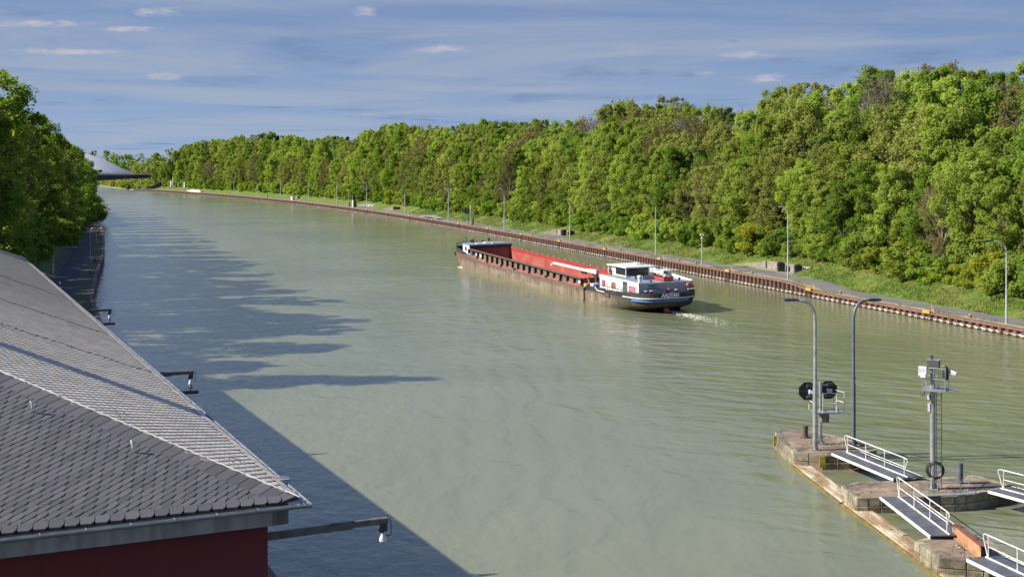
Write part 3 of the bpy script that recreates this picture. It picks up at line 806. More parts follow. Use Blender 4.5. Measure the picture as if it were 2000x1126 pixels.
# ------------------------------------------------------------------ things on the right quay
def q_dir(y): d = (RX(y+1)-RX(y-1))/2; return math.atan2(1, d)          # direction along the quay
LADPX = [1811, 1581, 1422, 1289, 1182, 1093, 1018.6, 952.6, 895.7, 845, 800, 757, 716, 651, 610, 575, 540, 505, 470, 440, 411, 366, 338]
names = ['just right of the curved pier lamp', 'at the step where the quay wall gets lower', 'between the camera post and the waste bins', 'straight behind the wheelhouse', 'behind the crane of the barge', 'behind the middle of the red hold',
         'behind the red bulkhead of the barge', 'just right of the bow of the barge', 'left of the dark signboard', 'below the curved pale gangway', 'at the left end of the curved pale gangway', 'below the small bin bay',
         'below the grey rubble wall', 'left of the white kiosk column', 'right of the white quay box', 'below the white quay box', 'left of the white quay box', 'far out, right of the pale rubble', 'far out, below the pale rubble', 'far out, left of the pale rubble', 'at the right end of the flat gangway', 'at the left end of the flat gangway', 'last before the far quay end']
lad_mesh = {}
for px, nm in zip(LADPX, names):
    y = by_px(px, -.3); z = zq(y); p = Vector((RX(y), y, z))
    near = y < 420
    t = thing('ladder_frame', ('yellow ladder frame on the quay wall '+nm), 'quay ladder', p, q_dir(y)+math.pi, 'yellow ladder frames along the quay wall')
    key = (near, round(z*10))
    if key not in lad_mesh:
        pl_ = MB(); pl_.box((0, -.47, .06), (1.3, .16, .36)); pl_.box((0, -.30, .10), (1.3, .36, .06))
        gr = MB(); gr.tube([(-.55, .1, 0), (.05, .15, .75), (.6, .1, 0)], .05 if near else .07, 6)
        ld = MB(); zz = z
        for sx_ in (-.25, .25): ld.tube([(sx_, -.50, -zz-.3), (sx_, -.50, 0)], .035, 6)
        for k in range(int(zz/.28)): ld.tube([(-.25, -.5, -.2-.28*k), (.25, -.5, -.2-.28*k)], .025, 5)
        lad_mesh[key] = (pl_.mesh('plate', M['yellow']), gr.mesh('grab_rail', M['yellow'], True), ld.mesh('ladder', M['darksteel'], True))
    a, b, c = lad_mesh[key]
    part(a, 'plate', t); part(b, 'grab_rail', t); part(c, 'ladder', t)
bm = None
for px, nm in ((1895.6, 'small yellow bollard on the sandy verge left of the nearest quay lamp'), (1642, 'small yellow bollard just right of the wall step'), (1469.6, 'small yellow bollard in front of the sloping bay wall'), (1327, 'small bollard between the two quay lamps above the stern'),
               (1360, 'small bollard beside the camera post'), (1040, 'small bollard behind the hold, left of the bin bay'), (975, 'small bollard left of the lamp past the bow'), (914, 'small bollard under the dark signboard'), (731, 'small bollard right of the grey rubble wall'), (1212, 'small bollard behind the crane, right of the bin bay')):
    y = by_px(px, .9); p = rpt(y, .9)
    t = thing('bollard', nm, 'bollard', p, 0, 'bollards along the right quay')
    if bm is None:
        a = MB(); a.lathe((0, 0, 0), [(.17, 0), (.12, .08), (.11, .26)], 10); b = MB(); b.lathe((0, 0, .26), [(.13, 0), (.22, .03), (.22, .12), (.12, .17)], 10)
        bm = (a.mesh('stem', M['darksteel'], True), b.mesh('head', M['yellow'], True))
    part(bm[0], 'stem', t); part(bm[1], 'head', t)
# camera posts
for px, o_, hh, lab in ((1371, 1.3, 4.7, 'slim post with a white camera right of the barge stern'), (919.5, 1.3, 4.7, 'slim post with a white camera beside the dark signboard'), (680, 1.3, 4.4, 'slim post with a white camera left of the kiosk column'), (522, 1.4, 4.0, 'far slim camera post on the quay')):
    y = by_px(px, o_); p = rpt(y, o_)
    t = thing('camera_post', lab, 'camera post', p, q_dir(y)-math.pi/2, 'camera posts on the right quay')
    mb = MB(); mb.tube([(0, 0, 0), (0, 0, hh)], [.10, .075], 8); mb.build('post', M['post'], t, smooth=True)
    mb = MB(); mb.box((0, -.05, hh+.05), (.55, .24, .22)); mb.box((.2, -.16, hh-.02), (.2, .3, .16)); mb.build('camera', M['white'], t, bevel=.02)
    mb = MB(); mb.box((.05, -.05, hh-.45), (.28, .22, .4)); mb.build('junction_box', M['boxwhite'], t)
# signboard seen from behind, blue grey service columns
y = by_px(912, 1.4); t = thing('signboard', 'dark signboard on a single post, seen edge on behind the bow', 'sign', rpt(y, 1.4), q_dir(y)-math.pi/2)
mb = MB(); mb.tube([(0, 0, 0), (0, 0, 4.6)], .07, 8); mb.build('post', M['galv'], t)
mb = MB(); mb.box((0, .09, 3.6), (1.25, .05, 1.75)); mb.build('board', M['darksteel'], t)
mb = MB(); mb.box((0, .03, 3.1), (1.1, .05, .06)); mb.box((0, .03, 4.1), (1.1, .05, .06)); mb.build('bracket', M['galv'], t)
for px, o_, lab in ((923.5, 1.8, 'dark service column with a domed head beside the camera post'), (682.5, 1.8, 'dark service column left of the white kiosk column'), (522.5, 1.9, 'far dark service column on the quay')):
    y = by_px(px, o_); t = thing('service_column', lab, 'service column', rpt(y, o_), q_dir(y), 'service columns on the quay')
    mb = MB(); mb.box((0, 0, .75), (.42, .42, 1.5)); mb.build('body', M['postdark'], t, bevel=.03)
    mb = MB(); mb.lathe((0, 0, 1.5), [(.26, 0), (.27, .12), (.2, .25), (.08, .32)], 10); mb.build('head', M['darksteel'], t, smooth=True)
# white box on the quay, kiosk column
y = by_px(572, 1.6); t = thing('quay_box', 'low white box standing on the quay beside the far bin bay', 'box', rpt(y, 1.6), q_dir(y))
mb = MB(); mb.box((0, 0, .85), (2.4, 1.2, 1.7)); mb.build('body', M['white'], t, bevel=.05); mb = MB(); mb.box((0, 0, 1.73), (2.5, 1.3, .08)); mb.build('lid', M['boxwhite'], t)
y = by_px(692, 1.9); t = thing('kiosk_column', 'white information column with a red brown stack behind it on the quay', 'kiosk', rpt(y, 1.9), q_dir(y))
mb = MB(); mb.box((.5, 0, 1.35), (1.1, 1.2, 2.7)); mb.build('white_panel', M['white'], t); mb = MB(); mb.box((-.75, 0, 1.3), (1.3, 1.1, 2.6)); mb.build('cabinet', M['boxdark'], t, bevel=.03)
mb = MB(); mb.box((-.75, -.57, 1.6), (.7, .05, .8)); mb.build('screen', M['glass'], t)
mb = MB(); mb.box((.35, .15, 3.7), (.8, .8, 2.0)); mb.build('stack', M['rust'], t)
# gangways lying on the quay
y = by_px(842, 1.3); t = thing('quay_gangway', 'curved pale gangway lying along the quay left of the signboard', 'gangway', rpt(y, 1.3), q_dir(y)+math.pi)
L = 15.0
arc = lambda x: .50*(1-(x/9.5)**2)
for sy_ in (-.7, .7):
    mb = MB(); xs = np.linspace(-9.5, 9.5, 16)
    for i in range(15): mb.quad((xs[i], sy_, arc(xs[i])+.02), (xs[i+1], sy_, arc(xs[i+1])+.02), (xs[i+1], sy_, arc(xs[i+1])+.50), (xs[i], sy_, arc(xs[i])+.50)); mb.quad((xs[i], sy_+.08, arc(xs[i])+.50), (xs[i+1], sy_+.08, arc(xs[i+1])+.50), (xs[i+1], sy_-.08, arc(xs[i+1])+.50), (xs[i], sy_-.08, arc(xs[i])+.50))
    mb.build('side_plate', M['galv'], t)
mb = MB()
for i in range(15): mb.quad((xs[i], -.68, arc(xs[i])+.3), (xs[i+1], -.68, arc(xs[i+1])+.3), (xs[i+1], .68, arc(xs[i+1])+.3), (xs[i], .68, arc(xs[i])+.3))
mb.build('tread', M['galv'], t)
for x in (-3.2, 0, 3.0):
    mb = MB(); mb.box((x, -.75, arc(x)+.4), (.14, .06, .9)); mb.build('brace', M['galv'], t)
y = by_px(381, 2.2); t = thing('quay_gangway', 'flat white gangway lying on the far quay between two lamps', 'gangway', rpt(y, 2.2), q_dir(y))
mb = MB(); mb.prism([(-15, -.5), (15, -.5), (15, .9), (-15, .9)], 0, [.8, .9, .9, .8]); mb.build('tread', M['boxwhite'], t)
mb = MB(); mb.box((2, -.6, 1.1), (20, .1, .3)); mb.build('side_plate', M['boxwhite'], t)
# white markers under the far trees
for px, o_, w_, h_, lab in ((333.7, 7, 1.5, 5.0, 'leftmost tall white marker board at the far quay end'), (337.5, 6, .5, 7.5, 'thin white post beside the leftmost marker board'), (348, 9, 1.2, 4.2, 'white marker board under the far trees, middle one'), (360, 6, 1.6, 5.0, 'white marker board just left of the farthest lamp')):
    y = by_px(px, o_); t = thing('marker_board', lab, 'marker', rpt(y, o_), q_dir(y), 'white markers at the far quay end')
    mb = MB(); mb.box((0, 0, h_*.65), (w_, .25, h_*.7)); mb.build('board', M['white'], t); mb = MB(); mb.tube([(0, 0, 0), (0, 0, h_*.4)], .15, 6); mb.build('post', M['galv'], t)

# ------------------------------------------------------------------ bays with retaining walls and waste bins
BAYL = ['concrete retaining wall round the bay with two black bins', 'small concrete bay wall beside the lamp behind the hold', 'small concrete bay wall left of the curved pale gangway', 'far small concrete bay wall beside the white box', 'grey rubble retaining wall behind the far lamp']
BINL = [['left black waste bin with a label in the concrete bay', 'right black waste bin with a rounded lid in the concrete bay'], ['black waste bin in the small bay behind the hold', 'second black bin half hidden by the lamp behind the hold'],
        ['left dark bin in the bay left of the curved gangway', 'right dark bin in the bay left of the curved gangway'], ['dark bin in the far bay beside the white box'], []]
def make_bin(p, rz_b, lab, grp):
    t = thing('waste_bin', lab, 'waste bin', p, rz_b, grp)
    mb = MB(); mb.prism([(-.6, -.5), (.6, -.5), (.6, .5), (-.6, .5)], .14, 1.02)
    mb.box((0, -.53, .95), (1.26, .05, .10)); mb.build('body', M['black'], t, bevel=.05)
    mb = MB(); n = 10; P = []
    for x in (-.63, .63):
        for k in range(n): a_ = math.pi*k/(n-1); P.append((x, .56*math.cos(a_), 1.03+.42*math.sin(a_)))
    mb.add(P, [(k, k+n, k+1+n, k+1) for k in range(n-1)]+[tuple(range(n)), tuple(range(2*n-1, n-1, -1))]); mb.build('lid', M['black'], t)
    for x in (-.45, .45):
        for yy in (-.38, .38):
            mb = MB(); mb.tube([(x-.03, yy, .09), (x+.03, yy, .09)], .09, 8); mb.build('wheel', M['rubber'], t)
    mb = MB(); mb.box((-.612, -.05, .72), (.012, .5, .42)); mb.build('sticker', M['boxwhite'], t)
    mb = MB(); mb.box((-.614, -.30, .96), (.012, .24, .10)); mb.build('sticker', M['orange'], t)
for i, ((a, b, od), (ya, yb, _, wl, wr), lab) in enumerate(zip(BAYPX, BAYS, BAYL)):
    t = thing('retaining_wall', lab, 'wall')
    big = i in (0, 4); m = M['concrete'] if i != 4 else M['stonewall']
    hb = (od-5)*.33+.10
    P0, P1 = rpt(yb, od-.2), rpt(ya, od-.2)
    zf = zq(ya)
    mb = MB()
    mb.prism([(P0.x, P0.y), (P1.x, P1.y), (P1.x+.28, P1.y+.05), (P0.x+.28, P0.y+.05)], zf-.3, zf+hb+.06); mb.build('back_wall', m, t)
    Q0 = rpt(yb+wl, 5.3); Q1 = rpt(ya-wr, 5.3)
    for A_, B_ in ((P0, Q0), (P1, Q1)):
        d = Vector((B_.x-A_.x, B_.y-A_.y, 0)); nrm = Vector((-d.y, d.x, 0)).normalized()*.22
        mb = MB(); mb.prism([(A_.x, A_.y), (B_.x, B_.y), (B_.x+nrm.x, B_.y+nrm.y), (A_.x+nrm.x, A_.y+nrm.y)][::1], zf-.3, [zf+hb+.05, zf+.16, zf+.16, zf+hb+.05]); mb.build('wing_wall', m, t)
    if i != 4:
        q0, q1 = rpt(yb+1.5, 5.1), rpt(ya-.2, 5.1)
        mb = MB(); mb.add([(P0.x, P0.y, zf+.03), (P1.x, P1.y, zf+.03), (q1.x, q1.y, zf+.03), (q0.x, q0.y, zf+.03)], [(0, 3, 2, 1)]); mb.build('bay_floor', M['concrete'], t)
    fr = [(.60,), (.30, .82)][len(BINL[i]) == 2] if BINL[i] else []
    pxs = {0: (1525.5, 1559), 1: (1101, 1116), 2: (772, 778), 3: (583,)}.get(i, [])
    for px, lb in zip(pxs, BINL[i]):
        y = by_px(px, od-1.25); p = rpt(y, od-1.25); p.z = zf+.02; make_bin(p, q_dir(y)+math.pi+R(-18 if i == 0 else 0), lb, 'black waste bins along the right bank')

# ------------------------------------------------------------------ bridge and pale dome far away
br = thing('road_bridge', 'dark girder road bridge crossing the canal far away', 'bridge')
a0 = Vector((-.2792*925, 925, 0)); a1 = Vector((-.324*905, 905, 0)); d = (a1-a0); ext = a1+d*1.2; a0e = a0-d*.25
def bz(y_, p): return H-(y_-YH)*p.y/F
nrm = Vector((-d.y, d.x, 0)).normalized()
if nrm.y > 0: nrm = -nrm
zt0, zb0, zt1, zb1 = bz(339, a0), bz(346.5, a0), bz(337.5, a1), bz(353, a1)
NP = 12
for k in range(NP):
    f0, f1 = -.25+2.45*k/NP, -.25+2.45*(k+1)/NP
    p0, p1 = a0+d*f0, a0+d*f1
    mb = MB(); z = lambda f: (zb0+(zb1-zb0)*min(1.3, max(0, f)), zt0+(zt1-zt0)*f-.9)
    (b0, t0), (b1, t1) = z(f0), z(f1)
    A, B_ = p0, p1-d.normalized()*.25
    for off in (0.0,):
        mb.add([(A.x, A.y, b0), (B_.x, B_.y, b1), (B_.x, B_.y, t1), (A.x, A.y, t0)]+[(A.x-nrm.x*12, A.y-nrm.y*12, b0), (B_.x-nrm.x*12, B_.y-nrm.y*12, b1), (B_.x-nrm.x*12, B_.y-nrm.y*12, t1), (A.x-nrm.x*12, A.y-nrm.y*12, t0)],
               [(0, 1, 2, 3), (7, 6, 5, 4), (0, 4, 5, 1), (3, 2, 6, 7), (0, 3, 7, 4), (1, 5, 6, 2)])
    mb.build('girder_panel', M['bridge'], br)
mb = MB(); P = a0-d*.25; Q = a0+d*2.2; m1 = nrm*.7; m2 = -nrm*12.7
zP, zQ = zt0-(zt1-zt0)*.25, zt0+(zt1-zt0)*2.2
mb.prism([((P+m1).x, (P+m1).y), ((Q+m1).x, (Q+m1).y), ((Q+m2).x, (Q+m2).y), ((P+m2).x, (P+m2).y)], zP-.9, [zP-.3, zQ-.3, zQ-.3, zP-.3]); mb.build('deck', M['bridgetop'], br)
mb = MB()
for k in range(60):
    p = P+m1*.8+(Q-P)*k/59; z = zP+(zQ-zP)*k/59-.3; mb.bar((p.x, p.y, z), (p.x, p.y, z+1.1), .1, .1)
mb.bar((P+m1*.8)+UP*(zP+.8), (Q+m1*.8)+UP*(zQ+.8), .12, .12); mb.bar((P+m1*.8)+UP*(zP+.3), (Q+m1*.8)+UP*(zQ+.3), .08, .08); mb.build('railing', M['darksteel'], br)
for f_ in (-.17, 2.0):
    p = a0+d*f_-nrm*6; mb = MB(); mb.box((p.x, p.y, 1.5), (4, 11, 9)); mb.build('abutment', M['concrete'], br)
dm = thing('pale_dome', 'pale grey dome rising behind the far bridge', 'dome', (-430, 1240, 8))
mb = MB(); pr = []
for k in range(13):
    r_ = 60*(1-k/12); pr.append((max(.1, r_), 24*(1-(r_/60)**1.55)))
mb.lathe((0, 0, 0), [(60, -8)]+pr, 40); mb.build('shell', M['dome'], dm, smooth=True)
for a_ in (-62, -48, -86):
    mb = MB(); pts = []
    for k in range(10):
        r_ = 58*(1-k/11); aa = R(a_+(k-5)*2.5); pts.append((r_*math.cos(aa), r_*math.sin(aa), 24*(1-(r_/60)**1.55)+.5))
    mb.tube(pts, .55, 5); mb.build('rib', M['darksteel'], dm)

# ------------------------------------------------------------------ the cargo barge
HALF = 4.5
BC = (16.387, 158.507, 0.0)
barge = thing('cargo_barge', 'long rusty inland cargo barge with an empty red hold and white stern house', 'cargo barge', BC, R(108.33))
barge.rotation_euler = (R(-1.2), 0, R(108.33))
BM = Matrix.Translation(BC) @ barge.rotation_euler.to_matrix().to_4x4()
def lerp(a, b, t): return a+(b-a)*t
LV = [(-1.2, 6, 9.0, 61, 9.5, 2.5), (0.0, 4.5, 9.1, 62, 10.8, 2.7), (.8, 2.5, 10.0, 63, 11.0, 3.3), (1.8, 1.5, 9.7, 64, 11.0, 3.6)]
def lev(z):
    for a, b in zip(LV, LV[1:]):
        if z <= b[0] or b is LV[-1]:
            t = min(1, max(0, (z-a[0])/(b[0]-a[0]))); return [lerp(p, q_, t) for p, q_ in zip(a, b)]
def outl(th, z, off=0.0):
    """hull outline at height z; th 0..pi runs from port round the stern to starboard, pi..2pi back round the bow"""
    _, s0, sl_, b0, bl_, ex = lev(z); hb = HALF+off
    c_, s_ = math.cos(th), math.sin(th); e = 2/(ex if th <= math.pi else 2.7)
    y = math.copysign(abs(c_)**e, c_)*hb
    if th <= math.pi: return Vector((s0-(sl_+off)*abs(s_)**e, y, z))
    return Vector((b0+(bl_+off)*abs(s_)**e, y, z))
def zg(x): return 1.66+.14*ss(9, 0, x)+.80*ss(50, 68, x)
NS = 30
ths = [math.pi*k/NS for k in range(NS+1)]
def ring(z, off=0.0, sheer=False):
    P = [outl(t, z, off) for t in ths]
    q_ = [outl(math.pi+max(t, 1e-5), z, off) for t in ths]
    n = 26
    mid1 = [P[-1].lerp(q_[0], k/n) for k in range(1, n)]; mid0 = [q_[-1].lerp(P[0], k/n) for k in range(1, n)]
    a = P+mid1+q_+mid0
    if sheer:
        for p in a: p.z = zg(p.x)
    return a
hull = MB(); rings = [ring(-1.2), ring(-.3), ring(.25), ring(.8), ring(1.3), ring(1.8, 0, True)]
n = len(rings[0])
for r_ in rings: hull.v += [tuple(p) for p in r_]
for i in range(len(rings)-1):
    for k in range(n):
        hull.f.append((i*n+k, i*n+(k+1) % n, (i+1)*n+(k+1) % n, (i+1)*n+k)); hull.m.append(0)
hull.f = [f[::-1] for f in hull.f]
hullo = hull.build('hull', M['hullrust'], barge, smooth=True)
# rubbing strakes
for z_, x0, x1 in ((1.30, 9.5, 60),):
    mb = MB()
    for sy_ in (1, -1):
        mb.bar((x0, sy_*(HALF+.03), z_), (x1, sy_*(HALF+.03), z_+.12), .08, .12)
    mb.build('rubbing_strake', M['hullrust'], barge)
mb = MB(); mb.box((8.9, HALF+.10, 1.0), (.7, .24, 1.7)); mb.box((8.6, HALF+.16, 1.75), (1.0, .3, .22)); mb.build('fender_post', M['hullrust'], barge, bevel=.05)
# bulwarks
def band(ts, z0f, z1f, off, name, m, thick=.08, zl=1.8):
    mb = MB(); P = []
    for t in ts:
        p = outl(t, zl, off); q_ = outl(t, zl, off-thick)
        P += [(p.x, p.y, z0f(p)), (p.x, p.y, z1f(p)), (q_.x, q_.y, z1f(p)), (q_.x, q_.y, z0f(p))]
    mb.v = P
    for i in range(len(ts)-1):
        a = 4*i
        for j in range(4): mb.f.append((a+j, a+(j+1) % 4, a+4+(j+1) % 4, a+4+j)); mb.m.append(0)
    mb.f.append((0, 3, 2, 1)); mb.m.append(0); e_ = 4*(len(ts)-1); mb.f.append((e_, e_+1, e_+2, e_+3)); mb.m.append(0)
    return mb.build(name, m, barge)
def zb(p): return 2.12+.36*ss(4, -8, p.x)
band(ths, lambda p: zg(p.x)-.02, zb, .03, 'stern_bulwark', M['bulwark'])
mb = MB()                                                   # forward ends of the stern bulwark, sweeping down to the side deck
for sy_ in (1, -1):
    mb.prism([(1.6, sy_*(HALF+.03)), (8.0, sy_*(HALF+.03)), (8.0, sy_*(HALF-.05)), (1.6, sy_*(HALF-.05))][::sy_], 1.60, [2.30, 2.10, 2.10, 2.30][::sy_])
    mb.prism([(8.0, sy_*(HALF+.03)), (9.2, sy_*(HALF+.03)), (9.2, sy_*(HALF-.05)), (8.0, sy_*(HALF-.05))][::sy_], 1.60, [2.10, 1.68, 1.68, 2.10][::sy_])
mb.build('stern_bulwark', M['bulwark'], barge)
bow_t = [math.pi+max(t, 1e-5) for t in ths]
band(bow_t, lambda p: zg(p.x)-.02, lambda p: zg(p.x)+.12+.62*ss(63.5, 67, p.x), .03, 'bow_bulwark', M['bulwark'])
band(ths[3:], lambda p: 1.80, lambda p: 1.89, .075, 'white_line', M['letter'], .05)
mb = MB(); mb.bar((1.8, HALF+.06, 1.84), (4.2, HALF+.06, 1.84), .05, .08); mb.bar((4.2, HALF+.06, 1.84), (4.9, HALF+.06, 2.22), .05, .06); mb.build('white_line', M['letter'], barge)
band([math.pi*.19+math.pi*.40*k/20 for k in range(21)], lambda p: 1.42, lambda p: 1.76, .055, 'blue_band', M['bandblue'], .05, 1.6)
mb = MB(); mb.box((1.0, HALF+.05, 1.55), (1.5, .14, .5)); mb.build('hull_recess', M['hullrust'], barge, bevel=.06)
for x0, z0 in ((6.1, .45), (67.0, .7)):                    # draught marks
    for k in range(5):
        mb = MB(); p = HALF+.012 if x0 < 60 else outl(2*math.pi-.62, 1.2).y+.03; mb.box((x0, p, z0+.2*k), (.14, .02, .10)); mb.build('draught_mark', M['yellow'] if x0 > 60 else M['letter'], barge)
# decks
X0, X1 = 11.2, 63.5
mb = MB()
pt = [outl(t, 1.8, -.06) for t in ths]; poly = [(X0, HALF-.06)]+[(p.x, p.y) for p in pt]+[(X0, -HALF+.06)]
mb.add([(x, y, 1.72) for x, y in poly], [tuple(range(len(poly)))[::-1]]); mb.build('aft_deck', M['redbrown'], barge)
mb = MB(); pt = [outl(t, 1.8, -.06) for t in bow_t]; poly = [(X1, -HALF+.06)]+[(p.x, p.y) for p in pt]+[(X1, HALF-.06)]
mb.add([(x, y, zg(x)-.02) for x, y in poly], [tuple(range(len(poly)))[::-1]]); mb.build('fore_deck', M['darksteel'], barge)
xs = np.linspace(8.5, X1+.5, 24); cy_ = 3.70
for sy_ in (1, -1):
    mb = MB()
    for i in range(23): mb.quad((xs[i], sy_*3.70, zg(xs[i])-.02), (xs[i], sy_*(HALF-.005), zg(xs[i])-.02), (xs[i+1], sy_*(HALF-.005), zg(xs[i+1])-.02), (xs[i+1], sy_*3.70, zg(xs[i+1])-.02))
    mb.build('side_deck', M['redbrown'], barge)
    mb = MB()
    for i in range(1, 22): mb.quad((xs[i], sy_*(HALF-.14), zg(xs[i])-.01), (xs[i+1], sy_*(HALF-.14), zg(xs[i+1])-.01), (xs[i+1], sy_*(cy_+.03), zg(xs[i+1])+.34), (xs[i], sy_*(cy_+.03), zg(xs[i])+.34))
    mb.build('sloping_side_plate', M['redbrown'], barge)
    mb = MB()
    for i in range(23): mb.bar((xs[i], sy_*(HALF-.03), zg(xs[i])+.02), (xs[i+1], sy_*(HALF-.03), zg(xs[i+1])+.02), .07, .10)
    mb.build('gunwale', M['coamtop'], barge)
# hold
def zc(x): return 2.66+.0125*(x-X0)
cy = 3.70
NB = 20; bl = (X1-X0)/NB
blueb = {0: 'bw', NB-1: 'b', NB-2: 'bw', NB-3: 'w'}
for sy_ in (1, -1):
    for k in range(NB):
        xa, xb = X0+bl*k, X0+bl*(k+1)
        mb = MB(); mb.prism([(xa+.01, sy_*(cy-.10)), (xb-.01, sy_*(cy-.10)), (xb-.01, sy_*cy), (xa+.01, sy_*cy)][::sy_], 1.2, zc((xa+xb)/2)-.04)
        o = mb.build('coaming_panel', M['coam'], barge)
        if sy_ == 1 and k in blueb:
            mb = MB(); s_ = blueb[k]
            mb.box(((xa+xb)/2, cy+.012, (zg(xa)+zc(xa))/2-.02), (bl*.62, .02, .62), mi=0)
            if s_ != 'b': mb.box((xa+bl*(.42 if k else .40), cy+.03, (zg(xa)+zc(xa))/2), (bl*.38, .02, .34), mi=1)
            mb.build('name_panel', [M['blue'] if s_ != 'w' else M['boxwhite'], M['letter']], o)
    for k in range(NB+1):
        x = X0+bl*k; zt_ = zc(x)-.05
        mb = MB(); y0, y1 = sy_*(cy+.006), sy_*(cy+.34)
        mb.prism([(x-.13, y0), (x+.13, y0), (x+.13, y1), (x-.13, y1)][::sy_], zg(x)+.22, [zt_]*4); mb.build('coaming_bracket', M['black'], barge)
    mb = MB()
    for k in range(NB): xa, xb = X0+bl*k, X0+bl*(k+1); mb.bar((xa, sy_*(cy+.12), zc(xa)), (xb, sy_*(cy+.12), zc(xb)), .56, .09)
    mb.build('coaming_rail', M['coamtop'], barge)
    # inner wall: lower plating and fresh red top strake
    mb = MB(); yi = sy_*(cy-.115)
    mb.quad((X0, yi, -.6), (X1, yi, -.6), (X1, yi, zc(X1)-.50), (X0, yi, zc(X0)-.50)); mb.build('hold_wall', M['red'], barge)
    mb = MB(); mb.quad((X0, yi-sy_*.03, zc(X0)-.50), (X1, yi-sy_*.03, zc(X1)-.50), (X1, yi-sy_*.03, zc(X1)+.06), (X0, yi-sy_*.03, zc(X0)+.06)); mb.quad((X0, yi-sy_*.03, zc(X0)-.50), (X1, yi-sy_*.03, zc(X1)-.50), (X1, yi, zc(X1)-.52), (X0, yi, zc(X0)-.52)); mb.build('hold_top_strake', M['redtop'], barge)
for k in range(NB+1):
    x = X0+bl*(k+.0)*(.985)+.2; mb = MB(); mb.box((x, -(cy-.02), zc(x)-.02), (.11, .06, .42 if k % 2 == 0 else .30)); mb.build('hatch_pin', M['letter'], barge)
mb = MB(); mb.quad((X0, -3.6, -.6), (X1, -3.6, -.6), (X1, 3.6, -.6), (X0, 3.6, -.6)); mb.build('hold_floor', M['red'], barge)
mb = MB(); mb.box((X1+.04, 0, 1.4), (.08, 7.3, 4.1)); mb.build('front_bulkhead', M['red'], barge)
mb = MB(); mb.box((X0-.04, 0, 1.1), (.08, 7.3, 3.3)); mb.build('rear_bulkhead', M['red'], barge)
mb = MB(); mb.box((X1-.03, 0, 3.66), (.34, 7.55, .46)); mb.build('bulkhead_cap', M['navy'], barge, bevel=.03)
# bow cabin
mb = MB(); mb.prism([(X1+.1, -3.55), (68.3, -3.55), (69.4, -2.0), (69.4, 2.0), (68.3, 3.55), (X1+.1, 3.55)], 2.2, 3.92); cab = mb.build('bow_cabin', M['white'], barge)
mb = MB(); mb.prism([(X1+.16, -3.70), (68.4, -3.70), (69.7, -2.05), (69.7, 2.05), (68.4, 3.70), (X1+.16, 3.70)], 3.923, 4.0); mb.build('cabin_roof', M['roofblue'], cab)
mb = MB(); mb.box((66.4, 3.56, 3.2), (.9, .05, .62)); mb.build('window', M['glass'], cab)
mb = MB(); mb.box((66.8, -.5, 4.06), (1.6, 1.3, .12)); mb.box((65.2, 1.6, 4.05), (1.0, 1.0, .1)); mb.build('hatch', M['boxwhite'], cab)
mb = MB(); mb.box((64.6, -1.8, 4.06), (.8, 2.4, .12)); mb.build('hatch', M['greysteel'], cab)
for x, y, h_ in ((70.6, 2.6, 1.3), (71.4, 1.2, 1.6), (70.8, -.3, 1.1), (72.2, -1.2, 1.5), (70.4, -2.8, 1.2), (73.2, .4, 1.7), (68.6, 1.6, 1.9), (68.9, -1.4, 2.1)):
    mb = MB(); z0 = zg(x)-.02; mb.lathe((x, y, z0), [(.20, 0), (.16, .1), (.16, h_), (.24, h_+.02), (.22, h_+.14)], 10); mb.build('mooring_post', M['black'], barge)
mb = MB(); mb.tube([(71.6, -.9, 3.0), (71.6, .9, 3.0)], .38, 12); mb.box((71.6, 1.1, 2.9), (.7, .3, .9)); mb.box((71.6, -1.1, 2.9), (.7, .3, .9)); mb.build('anchor_winch', M['navy'], barge)
mb = MB(); mb.tube([(74.3, 1.2, 3.3), (74.3, 1.2, 4.6)], .05, 6); mb.sphere((74.3, 1.2, 4.65), .12); mb.build('bow_light', M['darksteel'], barge)
mb = MB()
for k in range(0, 22, 2):
    t = math.pi+math.pi*(.32+.5*k/22); p = outl(t, 1.8, 0); mb.tube([(p.x, p.y, zg(p.x)+.7), (p.x, p.y, zg(p.x)+1.25)], .035, 5)
pts = [outl(math.pi+math.pi*(.32+.5*k/22), 1.8, 0) for k in range(21)]
mb.tube([(p.x, p.y, zg(p.x)+1.25) for p in pts], .04, 5, cap=False); mb.build('bow_rail', M['black'], barge)
mb = MB(); mb.tube([(73.0, 3.1, 2.9), (73.3, 3.55, 2.2), (73.1, 3.5, 1.6)], .10, 6); mb.torus((73.1, 3.6, 1.9), .35, .07, (0, 1, 0), 14, 6); mb.build('anchor', M['black'], barge)

# stern house
house = MB(); zr = 3.55
house.prism([(5.6, -3.5), (5.6, 3.6), (-1.75, 3.6), (-1.75, 2.75), (-3.2, 2.75), (-3.2, 3.6), (-6.5, 3.6), (-6.5, -3.5)][::-1], 1.70, zr)
ho = house.build('stern_house', M['white'], barge)
mb = MB(); mb.box((-6.503, .05, 2.62), (.012, 7.0, 1.84)); mb.build('rear_shade_panel', M['shadedwhite'], ho)  # grey sheet on the white rear wall, its shade put into the colour
mb = MB(); mb.prism([(5.5, -3.42), (5.5, 3.50), (-6.42, 3.50), (-6.42, -3.42)][::-1], zr+.004, zr+.03); mb.build('roof', M['roofblue'], ho)
mb = MB(); mb.prism([(-1.75, 3.62), (-3.2, 3.62), (-3.2, 2.7), (-1.75, 2.7)], zr-.10, zr-.004); mb.build('porch_top', M['white'], ho)
mb = MB(); mb.box((-2.5, 2.77, 2.6), (.8, .05, 1.6)); mb.build('door', M['greysteel'], ho)
